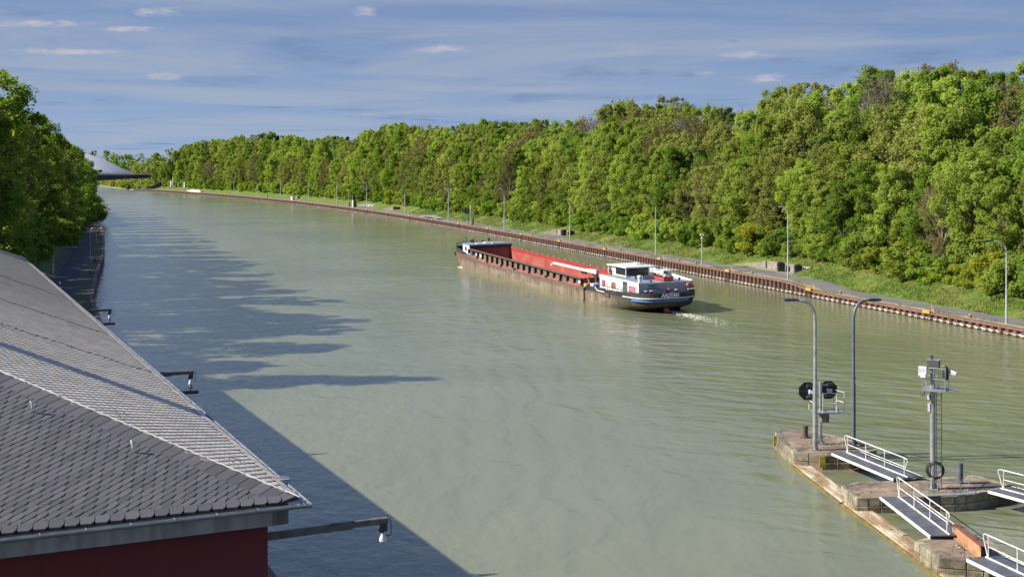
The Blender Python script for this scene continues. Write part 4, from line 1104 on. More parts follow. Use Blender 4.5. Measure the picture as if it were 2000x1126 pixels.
# raised edge round the roof, highest on the starboard side
mb = MB(); mb.prism([(5.6, -3.50), (5.6, -3.38), (-6.5, -3.38), (-6.5, -3.50)][::-1], zr+.03, [4.30, 3.66, 3.66, 4.30][::-1] if False else [3.70, 3.70, 4.35, 4.35]); mb.build('parapet', M['white'], ho)
mb = MB(); mb.prism([(5.6, 3.50), (5.6, 3.62), (-6.5, 3.62), (-6.5, 3.50)], zr+.0, [zr+.14, zr+.14, zr+.06, zr+.06]); mb.build('parapet', M['white'], ho)
for xa, xb, za, zb_, cm in ((4.75, 3.75, 2.28, 3.08, 'curtain'), (1.75, .45, 2.28, 3.08, 'curtain'), (-3.6, -5.6, 2.25, 3.05, 'pinkcurtain')):
    mb = MB(); mb.box(((xa+xb)/2, 3.612, (za+zb_)/2), (abs(xa-xb), .05, zb_-za)); wo_ = mb.build('window', M['darksteel'], ho, bevel=.02)
    mb = MB(); mb.box(((xa+xb)/2-.05, 3.640, (za+zb_)/2), (abs(xa-xb)-.28, .02, zb_-za-.16)); mb.build('pane', M[cm], wo_)
# rear wall plates seams, port of registry
mb = MB(); mb.box((-6.512, .35, 2.9), (.012, .03, 1.2)); mb.box((-6.512, -.9, 3.46), (.012, 5.0, .03)); mb.build('rear_seam', M['greysteel'], ho)
def text_mesh(s_, size, bold=.02):
    cu = bpy.data.curves.new('lettering', 'FONT'); cu.body = s_; cu.size = size; cu.offset = bold; cu.align_x = 'CENTER'; cu.align_y = 'CENTER'
    ob = bpy.data.objects.new('lettering', cu); C.objects.link(ob)
    dg = bpy.context.evaluated_depsgraph_get(); me = bpy.data.meshes.new_from_object(ob.evaluated_get(dg)); bpy.data.objects.remove(ob); return me
for s_, z_ in (('RAMSCH', 3.22), ('LATWOLD', 2.92)):
    me = text_mesh(s_, .30, .008); me.materials.clear(); me.materials.append(M['black'])
    o = part(me, 'port_lettering', ho, (-6.516, 1.80, z_), (R(90), 0, R(-90)))
me = text_mesh('AALIYAH', .68, .040); me.materials.clear(); me.materials.append(M['letter'])
# wrap the name round the stern
tab = []; acc = 0; prev = None
for k in range(401):
    t = math.pi*k/400; p = outl(t, 1.8, .045)
    if prev is not None: acc += (p-prev).length
    prev = p; tab.append((acc, p))
def at_len(s_):
    lo = np.searchsorted([a for a, _ in tab], s_); lo = min(max(lo, 1), 400)
    (a0, p0), (a1, p1) = tab[lo-1], tab[lo]; return p0.lerp(p1, (s_-a0)/(a1-a0+1e-9))
mid_s = min(tab, key=lambda k: (k[1]-Vector((-8, .35, 1.8))).length)[0]
for v_ in me.vertices:
    p = at_len(mid_s+v_.co.x*.80); v_.co = Vector((p.x, p.y, 2.18+v_.co.y))
part(me, 'name_lettering', barge)
# wheelhouse, lowered
mb = MB(); mb.prism([(5.9, -1.3), (5.9, 1.7), (1.5, 1.7), (1.5, -1.3)][::-1], zr, 4.62); wh = mb.build('wheelhouse', M['white'], barge)
mb = MB(); mb.box((1.46, .2, 4.18), (.06, 2.9, .82)); mb.build('window', M['glass'], wh)
mb = MB(); mb.box((3.2, 1.73, 4.18), (3.0, .06, .82)); mb.build('window', M['glass'], wh)
mb = MB(); mb.box((5.95, .2, 4.2), (.06, 2.9, .8)); mb.build('window', M['glass'], wh)
mb = MB(); mb.prism([(6.9, -1.8), (6.9, 2.1), (.7, 2.1), (.5, -1.8)][::-1], 4.72, 4.86); mb.build('roof', M['white'], wh, bevel=.03)
for x, y in ((6.6, 1.95), (1.0, 1.95), (6.6, -1.6), (1.0, -1.6)):
    mb = MB(); mb.tube([(x, y, zr), (x, y, 4.73)], .06, 6); mb.build('post', M['white'], wh)
mb = MB(); mb.tube([(2.2, -.8, 4.86), (2.2, -.8, 5.0)], .05, 6); mb.box((2.2, -.8, 5.03), (.12, 1.5, .09)); mb.build('radar', M['greysteel'], wh)
mb = MB(); mb.box((.4, -3.0, 4.35), (2.4, 1.3, .06)); mb.tube([(.4, -2.9, zr), (.4, -2.9, 4.34)], .05, 6); mb.build('roof_board', M['boxwhite'], ho)
# roof clutter
mb = MB(); mb.box((-1.8, 1.1, zr+.22), (1.6, 1.2, .38)); mb.build('roof_locker', M['black'], ho, bevel=.04)
mb = MB(); mb.lathe((-5.5, 3.0, zr+.03), [(.22, 0), (.22, .55), (.30, .58), (.30, .75), (.2, .85)], 12); mb.build('roof_vent', M['white'], ho, smooth=True)
mb = MB(); mb.lathe((-6.0, 1.8, zr+.03), [(.10, 0), (.10, .12), (.20, .14), (.18, .26)], 10); mb.build('roof_vent', M['darksteel'], ho)
mb = MB(); mb.lathe((-5.9, -2.0, zr+.03), [(.12, 0), (.12, .3), (.2, .34), (.1, .42)], 10); mb.build('roof_vent', M['darksteel'], ho)
mb = MB(); mb.prism([(.9, 1.4), (.9, -1.2), (-2.8, -1.2), (-2.8, 1.4)][::-1], zr+.03, [zr+.5, zr+.5, zr+.12, zr+.12]); mb.build('engine_casing', M['roofblue'], ho)
mb = MB(); mb.tube([(6.8, 1.4, 1.7), (6.8, 1.4, 3.9)], .09, 8); mb.box((6.8, 1.7, 4.05), (.25, .25, .3)); mb.box((6.8, 1.2, 4.05), (.3, .35, .34)); mb.build('searchlight', [M['black']], barge)
mb = MB(); mb.sphere((6.85, 1.15, 4.15), .26, 10, 6); mb.sphere((6.85, 1.75, 4.12), .20, 10, 6); mb.build('searchlight_head', M['white'], barge)
# port rail, aft deck fittings
mb = MB()
for x in np.arange(-4.5, 6.0, 1.5): mb.tube([(x, 4.25, 1.7), (x, 4.25, 2.85)], .025, 5)
mb.tube([(-4.6, 4.25, 2.85), (5.6, 4.25, 2.85)], .028, 5); mb.tube([(-4.6, 4.25, 2.5), (5.6, 4.25, 2.5)], .02, 5); mb.build('side_rail', M['darksteel'], barge)
for y in (3.0, 2.3, -.95, -2.6, -3.1):
    x = -7.25
    mb = MB(); mb.lathe((x, y, 1.7), [(.17, 0), (.17, .98)], 10); b_ = mb.build('stern_bollard', M['black'], barge); mb = MB(); mb.lathe((x, y, 2.682), [(.22, 0), (.22, .06)], 10); mb.build('bollard_cap', M['boxwhite'], b_)
mb = MB(); mb.torus((-7.0, 1.2, 2.45), .42, .03, (1, 0, 0), 18, 5); mb.tube([(-7.1, .7, 2.7), (-7.1, -.5, 2.65), (-7.1, -.8, 2.3)], .05, 6); mb.box((-7.2, .3, 2.45), (.3, .5, .4)); mb.build('stern_gear', M['darksteel'], barge)
mb = MB(); mb.sphere((-7.1, -.05, 2.78), .13, 8, 6); mb.build('flag_knob', M['pinkcurtain'], barge)
mb = MB()
for k in range(9):
    t = math.pi*(.60+.25*k/8); p = outl(t, 1.8, -.1); mb.tube([(p.x, p.y, 2.3), (p.x, p.y, 3.0)], .03, 5)
mb.tube([outl(math.pi*(.60+.25*k/16), 1.8, -.1)+Vector((0, 0, 1.2)) for k in range(17)], .035, 5); mb.build('stern_rail', M['black'], barge)
mb = MB(); mb.box((-4.9, -1.2, .2), (1.4, .16, 1.6)); mb.build('rudder', M['rustbeamtop'], barge)
# deck crane
mb = MB(); mb.lathe((9.4, 2.5, 1.7), [(.55, 0), (.55, .5), (.22, .55), (.20, 1.9), (.22, 2.0)], 12); cr = mb.build('crane_post', M['darksteel'], barge)
mb = MB(); mb.bar((9.5, 2.5, 2.7), (11.2, 2.5, 3.55), .16, .2); mb.build('crane_strut', M['darksteel'], cr)
mb = MB(); mb.prism([(9.0, 2.25), (14.4, 2.35), (14.4, 2.65), (9.0, 2.75)], 3.38, [3.95, 3.72, 3.72, 3.95]); mb.build('crane_housing', M['white_rust'], cr, bevel=.06)
mb = MB(); mb.box((13.8, 2.5, 3.24), (1.5, .3, .3)); mb.build('crane_winch', M['black'], cr)
mb = MB(); mb.bar((13.6, 2.5, 3.58), (25.3, 2.5, 3.66), .26, .34); mb.bar((25.2, 2.5, 3.66), (26.5, 2.5, 3.30), .24, .26); mb.build('jib', M['greysteel'], cr)
mb = MB(); mb.tube([(24.6, 2.5, 3.5), (24.6, 2.5, 1.6)], .02, 4); mb.build('hoist_rope', M['darksteel'], cr)
mb = MB(); mb.box((8.2, 3.2, 2.0), (1.2, .9, .6)); mb.build('deck_locker', M['greysteel'], barge, bevel=.03)
mb = MB(); mb.box((9.7, 3.75, 1.95), (.9, .5, .45)); mb.build('yellow_crate', M['yellow'], barge)
mb = MB(); mb.box((6.9, 3.5, 2.0), (.9, .6, .5)); mb.build('blue_tub', M['blue'], barge)
for k in range(5):
    mb = MB(); mb.bar((10.2+.25*k, 3.2-.2*k, 1.75), (10.5+.4*k, 3.3-.15*k, 2.9+.1*(k % 3)), .05, .08); mb.build('loose_spar', M['rustbeam'], barge)
for x in (18.2, 24.0, 31.2, 38.0, 44.6, 52.0, 57.5):
    mb = MB(); mb.lathe((x, 4.2, zg(x)-.02), [(.09, 0), (.09, .32), (.14, .33), (.14, .38)], 8); mb.lathe((x+.42, 4.2, zg(x)-.02), [(.09, 0), (.09, .32), (.14, .33), (.14, .38)], 8); mb.build('side_bollard', M['black'], barge)
# things that lie on or hang from the barge
def on_barge(p): return BM @ Vector(p)
d_ = thing('dinghy', 'bright red dinghy full of gear lying on the stern house roof', 'dinghy', on_barge((-2.4, -.55, zr+.08)), 0)
d_.rotation_euler = barge.rotation_euler
def hullsec(x, w_, zk, zt_): return [(x, -w_, zt_), (x, -w_*.86, zk+.05), (x, -w_*.45, zk), (x, w_*.45, zk), (x, w_*.86, zk+.05), (x, w_, zt_)]
mb = MB(); S = [hullsec(-3.55, .68, 0, .50), hullsec(-2.2, .72, 0, .48), hullsec(-.8, .62, .02, .52), hullsec(0, .30, .12, .60)]
for s_ in S: mb.v += s_
for i in range(3):
    for j in range(5): mb.f.append((i*6+j, i*6+j+1, i*6+6+j+1, i*6+6+j)); mb.m.append(0)
mb.f += [(5, 4, 3, 2, 1, 0), (18, 19, 20, 21, 22, 23)]; mb.m += [0, 0]; mb.build('hull', M['dinghyred'], d_)
mb = MB(); mb.add([(-3.5, -.62, .40), (-.1, -.3, .44), (-.1, .3, .44), (-3.5, .62, .40)], [(0, 1, 2, 3)]); mb.build('cover', M['black'], d_)
mb = MB(); mb.tube([(-3.3, -.2, .48), (-1.6, .3, .62), (-.3, .1, .58)], .04, 5); mb.tube([(-3.1, .3, .5), (-2.2, -.3, .7), (-1.2, -.1, .6)], .05, 5); mb.box((-2.7, -.1, .52), (.7, .5, .2)); mb.build('gear', M['greysteel'], d_)
mb = MB(); mb.tube([(-3.58, -.68, .5), (-2.2, -.73, .48), (-.8, -.63, .52), (.03, -.3, .6), (.03, .3, .6), (-.8, .63, .52), (-2.2, .73, .48), (-3.58, .68, .5)], .05, 6); mb.build('rim', M['black'], d_)
lb = thing('lifebuoy', 'orange lifebuoy hanging on the rear wall of the stern house', 'lifebuoy', on_barge((-6.62, -2.95, 3.0)), 0); lb.rotation_euler = barge.rotation_euler
mb = MB(); mb.torus((0, 0, 0), .33, .085, (1, 0, 0), 24, 8); mb.build('ring', M['orange'], lb, smooth=True)
for k in range(4):
    a_ = math.pi/4+k*math.pi/2; mb = MB(); mb.tube([(0, .33*math.cos(a_-.10), .33*math.sin(a_-.10)), (0, .33*math.cos(a_+.10), .33*math.sin(a_+.10))], .09, 8); mb.build('band', M['boxwhite'], lb)
bu = thing('buoy', 'faded red ball buoy floating against the stern of the barge', 'buoy', BM @ Vector((-6.7, .15, .10)))
mb = MB(); mb.sphere((0, 0, .12), .40, 14, 10); mb.build('float', M['ball'], bu, smooth=True); mb = MB(); mb.tube([(0, 0, .5), (0, 0, .62)], .05, 6); mb.build('eye', M['darksteel'], bu)
# wake foam
fm = MB(); rr = random.Random(3)
def fleck(x, y, s_):
    n_ = rr.randint(5, 7); a0_ = rr.random()*6
    c_ = [(x+s_*rr.uniform(.5, 1.1)*math.cos(a0_+2*math.pi*k/n_), y+s_*rr.uniform(.5, 1.1)*math.sin(a0_+2*math.pi*k/n_), .012) for k in range(n_)]
    fm.add(c_+[(x, y, .03+s_*.22)], [(k, (k+1) % n_, n_) for k in range(n_)])
for _ in range(850):
    t = rr.random()**1.5; p = g(lerp(1304, 1418, t), lerp(606, 633, t)); wd = .20+1.2*t
    fleck(p.x+rr.gauss(0, wd*.8), p.y+rr.gauss(0, wd*1.3), rr.uniform(.03, .15)*(1.1-.85*t))
for _ in range(110):
    p = g(900+rr.gauss(0, 2.5), 522.0+rr.gauss(0, .9)); fleck(p.x, p.y, rr.uniform(.04, .15))
for _ in range(160):
    t = rr.random(); p = BM @ Vector((lerp(66, 8, t), HALF+.10+abs(rr.gauss(0, .25)), 0)); fleck(p.x, p.y, rr.uniform(.02, .05))
o = fm.build('wake_foam', M['foam']); o['kind'] = 'stuff'

# ------------------------------------------------------------------ lock approach: stone piers, timber booms, gangways
ZP = .78
PIERS = [('stone_pier', 'pointed stone pier with two lamp posts and the signal mast', [(1513, 843), (1520, 856), (1532, 868), (1552, 884), (1608, 889), (1660, 888), (1713, 878), (1694, 868), (1640, 852), (1580, 840), (1541, 837), (1522, 838)]),
         ('stone_pier', 'middle stone pier carrying the camera mast and dark round bollard', [(1642, 948), (1657, 960), (1672.5, 971), (1720, 971), (1865, 968), (1931.6, 959), (1986.6, 949), (1908.5, 927), (1810, 933), (1720, 939), (1677, 940)]),
         ('stone_pier', 'nearest stone pier with the orange rusty steel beam', [(1785.5, 1055), (1808, 1071), (1832, 1088), (1888, 1092.4), (1989.6, 1101), (1960, 1072), (1917, 1046), (1856, 1044), (1810, 1049)])]
for nm, lab, px in PIERS:
    P = [g(x, y, ZP) for x, y in px]
    ctr = sum((p for p in P), Vector())/len(P)
    t = thing(nm, lab, 'pier', (ctr.x, ctr.y, 0), 0, None)
    Q = [(p.x-ctr.x, p.y-ctr.y) for p in P]
    area = sum(Q[i][0]*Q[(i+1) % len(Q)][1]-Q[(i+1) % len(Q)][0]*Q[i][1] for i in range(len(Q)))
    if area < 0: Q = Q[::-1]
    ins = [(x*.985, y*.985) for x, y in Q]
    mb = MB(); mb.prism(ins, -1.2, ZP-.012); mb.build('core', M['pier'], t)
    # facing stones and copings, each its own block
    for i in range(len(Q)):
        a, b = Vector(Q[i]).to_3d(), Vector(Q[(i+1) % len(Q)]).to_3d(); d = b-a; L = d.length; d.normalize(); nrm = Vector((d.y, -d.x, 0))
        n_ = max(1, round(L/.78)); wl_ = L/n_; ang = math.atan2(d.y, d.x)
        for k in range(n_):
            c_ = a+d*(wl_*(k+.5)); jt = random.uniform(-.025, .02)
            mb = MB(); mb.box(c_-nrm*(.17+jt)+Vector((0, 0, ZP-.21+random.uniform(-.02, .015))), (wl_-.035, .36, .44), rz=ang)
            mb.build('coping_stone', M['pierstone'], t, bevel=.035)
            mb = MB(); mb.box(c_-nrm*(.14+jt*.6)+Vector((0, 0, .05)), (wl_-.02, .36, .56), rz=ang)
            mb.build('facing_stone', M['stain'] if (random.random() < .25) else M['pierstone'], t, bevel=.03)
    if area and nm and px[0][0] == 1513:
        for (x, y) in ((1606, 890), (1516, 850)):
            p = g(x, y, ZP)-ctr; mb = MB(); mb.box((p.x, p.y-.02, .45), (.34, .10, .62)); mb.build('lichen_patch', M['lichen'], t)
    # dead weed, moss and debris flecks on the top: real crumbs
    mb = MB(); r2 = random.Random(len(px)); xs_ = [q_[0] for q_ in Q]; ys_ = [q_[1] for q_ in Q]
    def inside(x, y):
        c_ = False
        for i in range(len(ins)):
            (x0, y0), (x1, y1) = ins[i], ins[i-1]
            if (y0 > y) != (y1 > y) and x < (x1-x0)*(y-y0)/(y1-y0)+x0: c_ = not c_
        return c_
    for _ in range(420):
        x, y = r2.uniform(min(xs_), max(xs_)), r2.uniform(min(ys_), max(ys_))
        if inside(x, y) and (math.sin(x*1.1)+math.cos(y*1.7+1)+r2.gauss(0, .5)) > .5:
            mb.box((x, y, ZP+.0), (r2.uniform(.02, .10), r2.uniform(.02, .08), .035), rz=r2.random()*3, mi=r2.choice((0, 0, 1)))
    o = mb.build('crumbs', [M['litter'], M['crust']], t); o['kind'] = 'stuff'

# timber booms lying on the water: separate planks
def boom(A, B, label, wd=.95, nrow=4):
    t = thing('timber_boom', label, 'timber boom', (A.x, A.y, 0), 0, None)
    d = B-A; L = d.length; d.normalize(); sd = Vector((-d.y, d.x, 0))
    if sd.x < 0: sd = -sd
    for r_ in range(nrow):
        s0 = -random.uniform(0, 1.5)
        while s0 < L:
            ln = random.uniform(2.2, 4.2); a_, b_ = max(0, s0), min(L, s0+ln)
            if b_-a_ > .3:
                c_ = d*((a_+b_)/2)+sd*(wd*(r_+.5)/nrow)
                mb = MB(); mb.box((c_.x, c_.y, .05+random.uniform(-.02, .02)), (b_-a_-.04, wd/nrow-.032, .16), rz=math.atan2(d.y, d.x))
                mb.build('plank', M['timber'], t, bevel=.01)
            s0 += ln
    mb = MB(); c_ = d*(L/2)-sd*.06; mb.box((c_.x, c_.y, .0), (L, .14, .16), rz=math.atan2(d.y, d.x)); c_ = d*(L/2)+sd*(wd+.05); mb.box((c_.x, c_.y, -.02), (L, .12, .14), rz=math.atan2(d.y, d.x)); mb.build('wale', M['timberwet'], t)
b0, b1, b2 = g(1548, 908.6), g(1645, 984.5), g(1838, 1127.5)
boom(b0, b1-(b1-b0).normalized()*.12, 'far floating timber boom between the pointed and the middle pier')
boom(b1+(b2-b1).normalized()*.1, b2+(b2-b1)*.12, 'near floating timber boom between the middle and the nearest pier')

def gangway(A, B, label, wd=1.8, post_n=4, z=.93):
    A = Vector((A.x, A.y, z)); B = Vector((B.x, B.y, z))
    d = B-A; L = d.length; d.normalize(); ang = math.atan2(d.y, d.x)
    t = thing('gangway', label, 'gangway', A, ang, 'gangways between the piers')
    sg = 1 if Vector((-d.y, d.x, 0)).x > 0 else -1
    n_ = max(3, round(L/1.25))
    for k in range(n_):
        mb = MB(); mb.box((L*(k+.5)/n_, sg*wd/2, random.uniform(-.006, .006)), (L/n_-.012, wd-.08, .05)); mb.build('deck_plate', M['grating'], t)
    for y in (0, wd):
        mb = MB(); mb.box((L/2, sg*y, -.03), (L, .06, .14)); mb.build('edge_beam', M['white_rust'], t, bevel=.01)
    y = sg*wd/2
    mb = MB(); mb.box((L/2, y, .05), (L-.1, .06, .06)); mb.build('kerb_rail', M['white_rust'], t)
    x0_, x1_ = .10, L-.12
    for k in range(post_n):
        x = lerp(x0_+.12, x1_-.25, k/(post_n-1)); mb = MB(); mb.tube([(x, y, .03), (x, y, .98)], .024, 6); mb.build('rail_post', M['white_rust'], t, smooth=True)
    mb = MB(); mb.tube([(x0_+.1, y, .04), (x0_-.22, y, .86), (x0_-.20, y, .95), (x0_-.10, y, 1.0), (x1_-.25, y, 1.0), (x1_-.02, y, .97), (x1_+.05, y, .86), (x1_-.2, y, .38)], .028, 8); mb.build('handrail', M['white'], t, smooth=True)
    mb = MB(); mb.tube([(x0_+.12, y, .52), (x1_-.25, y, .52)], .022, 6); mb.build('mid_rail', M['white'], t, smooth=True)
gangway(g(1624.8, 885.4, .93), g(1745, 935.5, .93), 'far gangway between the pointed pier and the middle pier')
gangway(g(1719, 970.5, .93), g(1817, 1046.5, .93), 'central gangway ending beside the orange rusty beam')
A4 = g(1888, 1091.5, .93); gangway(A4, A4+Vector((1.3, -4.6, 0))*1.3, 'nearest gangway leaving the picture below the rusty beam')
A5 = g(1930, 958.5, .93); gangway(A5, A5+Vector((3.1, -5.4, 0))*1.2, 'right hand gangway leaving the middle pier past the dark bollard')
# lamps on the pointed pier
lamp_post(g(1592, 878, ZP), 8.75, -1, 'pier lamp post with its arm to the left, before the black octagons', 'lamp posts on the pointed pier', m=M['galv'], arm=1.05, r=.115, twist=R(2))
lamp_post(g(1667, 871, ZP), 8.62, 1, 'dark pier lamp post with its arm to the right, behind the far gangway', 'lamp posts on the pointed pier', m=M['postdark'], arm=.95, r=.105, twist=R(12))
# signal mast
sm = thing('signal_mast', 'signal mast with two black octagonal boards seen from behind', 'signal mast', g(1602.5, 866, ZP), R(4))
mb = MB(); mb.tube([(0, 0, 0), (0, 0, 3.72)], .10, 10); mb.box((0, 0, .02), (.55, .55, .04))
for k in range(4):
    c_, s_ = math.cos(k*math.pi/2+.4), math.sin(k*math.pi/2+.4); mb.add([(c_*.1, s_*.1, .04), (c_*.27, s_*.27, .04), (c_*.1, s_*.1, .36)], [(0, 1, 2), (2, 1, 0)])
mb.build('post', M['galv'], sm)
for cx, cz in ((-.72, 3.13), (.55, 3.19)):
    mb = MB(); r_ = .575
    O = [(cx+r_*math.cos(math.pi/8+k*math.pi/4), cz+r_*math.sin(math.pi/8+k*math.pi/4)) for k in range(8)]
    mb.add([(x, .20, z) for x, z in O]+[(x, .25, z) for x, z in O], [tuple(range(8)), tuple(range(15, 7, -1))]+[(k, k+8, (k+1) % 8+8, (k+1) % 8) for k in range(8)]); bd = mb.build('signal_board', M['blackboard'], sm)
    for dz_ in (.34, -.34):
        mb = MB(); mb.box((cx+.08, .10, cz+dz_), (.34, .16, .15)); mb.build('lamp_housing', M['darksteel'], bd)
    mb = MB(); mb.box((cx+.02 if cx > 0 else cx+.20, .09, cz-.03), (.30, .18, .24)); mb.build('lamp_box', M['boxwhite'], bd)
    mb = MB(); mb.box((cx, .185, cz), (1.1, .02, .025)); mb.box((cx, .185, cz), (.025, .02, 1.1)); mb.build('stiffener', M['darksteel'], bd)
mb = MB()
for z in (3.5, 2.85): mb.bar((-.75, .12, z), (.62, .12, z), .06, .06)
mb.build('cross_bar', M['galv'], sm)
mb = MB(); mb.box((.35, -.25, 1.98), (1.75, 1.1, .06)); mb.build('platform', M['galv'], sm)
def rail_panel(p, q_, h_):
    mb = MB(); p, q_ = Vector(p), Vector(q_)
    mb.tube([p, p+UP*h_, q_+UP*h_, q_], .024, 6); mb.tube([p+UP*h_*.5, q_+UP*h_*.5], .02, 6); mb.build('cage_rail', M['white_rust'], sm)
rail_panel((-.62, .25, 2.0), (-.62, -.78, 2.0), 1.15); rail_panel((-.10, -.78, 2.0), (.72, -.78, 2.0), 1.15); rail_panel((.90, .28, 2.0), (1.20, -.75, 2.0), 1.2)
mb = MB(); mb.box((.20, -.18, 1.60), (.48, .30, .54)); mb.build('control_box', M['box'], sm, bevel=.02)
mb = MB()
for x in (-.32, -.10): mb.tube([(x, -.2, .05), (x, -.2, 2.0)], .018, 5)
for k in range(8): mb.tube([(-.32, -.2, .15+.24*k), (-.10, -.2, .15+.24*k)], .014, 5)
mb.build('ladder', M['galv'], sm)
# camera mast
cm = thing('camera_mast', 'tall grey camera mast with a railed platform and side ladder', 'camera mast', g(1821.6, 953.4, ZP), R(-28))
mb = MB(); mb.tube([(0, 0, 0), (0, 0, 5.05)], .135, 12); mb.tube([(0, 0, 5.05), (0, 0, 6.2)], .12, 12); mb.box((0, 0, .02), (.6, .6, .04))
for k in range(4):
    c_, s_ = math.cos(k*math.pi/2), math.sin(k*math.pi/2); mb.add([(c_*.1, s_*.1, .04), (c_*.28, s_*.28, .04), (c_*.1, s_*.1, .4)], [(0, 1, 2), (2, 1, 0)])
mb.build('post', M['galv'], cm)
mb = MB(); mb.box((.12, .12, 5.13), (1.15, 1.05, .11)); mb.build('platform', M['galv'], cm); mb = MB(); mb.box((.95, .25, 5.12), (.5, .35, .06)); mb.build('step_plate', M['galv'], cm)
for z in (5.72, 6.28):
    mb = MB(); mb.tube([(-.45, .64, z), (-.45, -.40, z), (.69, -.40, z), (.69, .64, z), (-.45, .64, z)], .022, 6); mb.build('platform_rail', M['galv'], cm)
for x, y in ((-.45, .64), (-.45, -.40), (.69, -.40), (.69, .64), (.12, -.40)):
    mb = MB(); mb.tube([(x, y, 5.18), (x, y, 6.28)], .02, 6); mb.build('rail_post', M['galv'], cm)
mb = MB(); mb.box((.05, 0, 6.42), (.60, .48, .46)); mb.build('top_box', M['boxdark'], cm, bevel=.02); mb = MB(); mb.box((.05, 0, 6.665), (.64, .52, .03)); mb.build('box_lid', M['galv'], cm)
mb = MB(); mb.tube([(-.05, 0, 6.68), (-.05, 0, 6.76)], .07, 8); mb.sphere((-.05, 0, 6.78), .08, 8, 6); mb.box((-.05, 0, 6.87), (.16, .16, .02)); mb.build('dome_camera', M['darksteel'], cm)
mb = MB(); mb.box((-.42, -.44, 6.10), (.42, .14, .50)); mb.build('camera', M['boxwhite'], cm, bevel=.02); mb = MB(); mb.box((-.36, -.52, 5.90), (.26, .34, .20)); mb.tube([(-.36, -.45, 5.85), (-.25, -.3, 5.4)], .02, 5); mb.build('camera', M['white'], cm, bevel=.02)
mb = MB(); mb.bar((.70, .15, 6.18), (1.18, .0, 5.98), .20, .19); mb.build('camera', M['white'], cm, bevel=.02)
mb = MB(); mb.lathe((.66, -.05, 5.65), [(.05, 0), (.13, .1), (.15, .35), (.12, .6), (.06, .75)], 10); mb.build('cable_bundle', M['rubber'], cm)
mb = MB()
for k in range(4): mb.tube([(.2+.1*k, -.05*k, 6.2), (.25+.08*k, .1-.08*k, 5.8), (.2+.11*k, -.1, 5.45), (.1+.05*k, -.05, 5.2)], .010, 4)
mb.build('cable', M['rubber'], cm)
mb = MB(); mb.tube([(-.36, -.30, 5.02), (-.42, -.52, 4.90)], [.04, .15], 10); mb.build('loudspeaker', M['box'], cm)
mb = MB(); mb.box((-.18, -.08, 4.72), (.13, .13, .22)); mb.build('sensor', M['white'], cm); mb = MB(); mb.box((-.16, -.10, 4.20), (.12, .14, .42)); mb.build('junction_box', M['boxwhite'], cm)
mb = MB()
for x in (.19, .45): mb.tube([(x, -.06, .05), (x, -.06, 5.05)], .022, 5)
for k in range(20): mb.tube([(.19, -.06, .2+.245*k), (.45, -.06, .2+.245*k)], .017, 5)
mb.build('ladder', M['darksteel'], cm)
hr = thing('hose_ring', 'coil of black hose hung round the foot of the camera mast', 'hose', g(1824.5, 953, ZP)+Vector((0, -.17, .98)), R(0))
mb = MB()
for dr, dy in ((0, 0), (.05, .03), (-.04, -.03)): mb.torus((0, dy, 0), .40+dr, .028, (.25, 1, 0), 28, 6)
mb.build('hose', M['rubber'], hr, smooth=True)
mb = MB(); mb.torus((0, 0, 0), .33, .018, (.25, 1, 0), 28, 6); mb.build('hanger', M['galv'], hr)
lr = thing('low_handrail', 'low grey handrail on the middle pier beside the camera mast', 'handrail', g(1831.5, 964.5, ZP))
p1, p2, p3 = g(1876, 962.6, ZP)-Vector(lr.location), g(1893, 944, ZP)-Vector(lr.location), g(1830, 941, ZP)-Vector(lr.location)
for p in (Vector(), p1, p2):
    mb = MB(); mb.tube([p, p+UP*(.55 if p != p2 else .6)], .022, 6); mb.build('rail_post', M['galv'], lr)
mb = MB(); mb.tube([UP*.55, p1+UP*.55, p2+UP*.60, p2+UP*.62+(p3-p2)*.2, p3+UP*.62], .022, 6); mb.build('rail', M['galv'], lr, smooth=True)
mb = MB(); c_ = p1*.45+Vector((0, -.25, .03)); mb.box(c_, (2.6, .35, .04), rz=math.atan2(p1.y, p1.x)); mb.build('foot_plate', M['galv'], lr)
bl_ = thing('pier_bollard', 'rusty tapered mooring bollard on the tip of the pointed pier', 'bollard', g(1572.6, 853.6, ZP))
mb = MB(); mb.lathe((0, 0, 0), [(.20, 0), (.165, .25), (.165, .5), (.20, .70)], 16); mb.build('stem', M['bollard'], bl_, smooth=True); mb = MB(); mb.lathe((0, 0, .70), [(.205, 0), (.20, .03), (.14, .05)], 16); mb.build('cap', M['bollard'], bl_)
mb = MB(); mb.lathe((0, 0, 0), [(.34, 0), (.30, .04)], 12); mb.build('base', M['bollard'], bl_)
bl2 = thing('pier_bollard', 'dark blue grey round bollard on the middle pier', 'bollard', g(1875, 943, ZP))
mb = MB(); mb.lathe((0, 0, 0), [(.155, 0), (.155, 1.02)], 18); mb.build('stem', M['postdark'], bl2, smooth=True); mb = MB(); mb.lathe((0, 0, 1.02), [(.165, 0), (.165, .05), (.10, .07)], 18); mb.build('cap', M['postdark'], bl2)
a_, b_ = g(1860, 1044, ZP+.02), g(1915, 1088.5, ZP+.02)
rb = thing('steel_beam', 'orange rusty steel beam lying on the nearest pier', 'steel beam', a_, math.atan2((b_-a_).y, (b_-a_).x))
L = (b_-a_).length
mb = MB(); mb.box((L/2, .02, .26), (L, .03, .46)); mb.build('web', M['rustbeam'], rb); mb = MB(); mb.box((L/2, .15, .49), (L+.03, .36, .03)); mb.build('top_flange', M['rustbeamtop'], rb, bevel=.005); mb = MB(); mb.box((L/2, .02, .03), (L, .34, .03)); mb.build('bottom_flange', M['rustbeam'], rb)
mb = MB(); mb.box((L-.02, .17, .26), (.03, .30, .44)); mb.build('end_plate', M['black'], rb)
for x in (L*.18, L*.72):
    mb = MB(); mb.torus((x, .15, .54), .07, .018, (0, 1, .4), 12, 5); mb.build('lifting_eye', M['rustbeamtop'], rb)
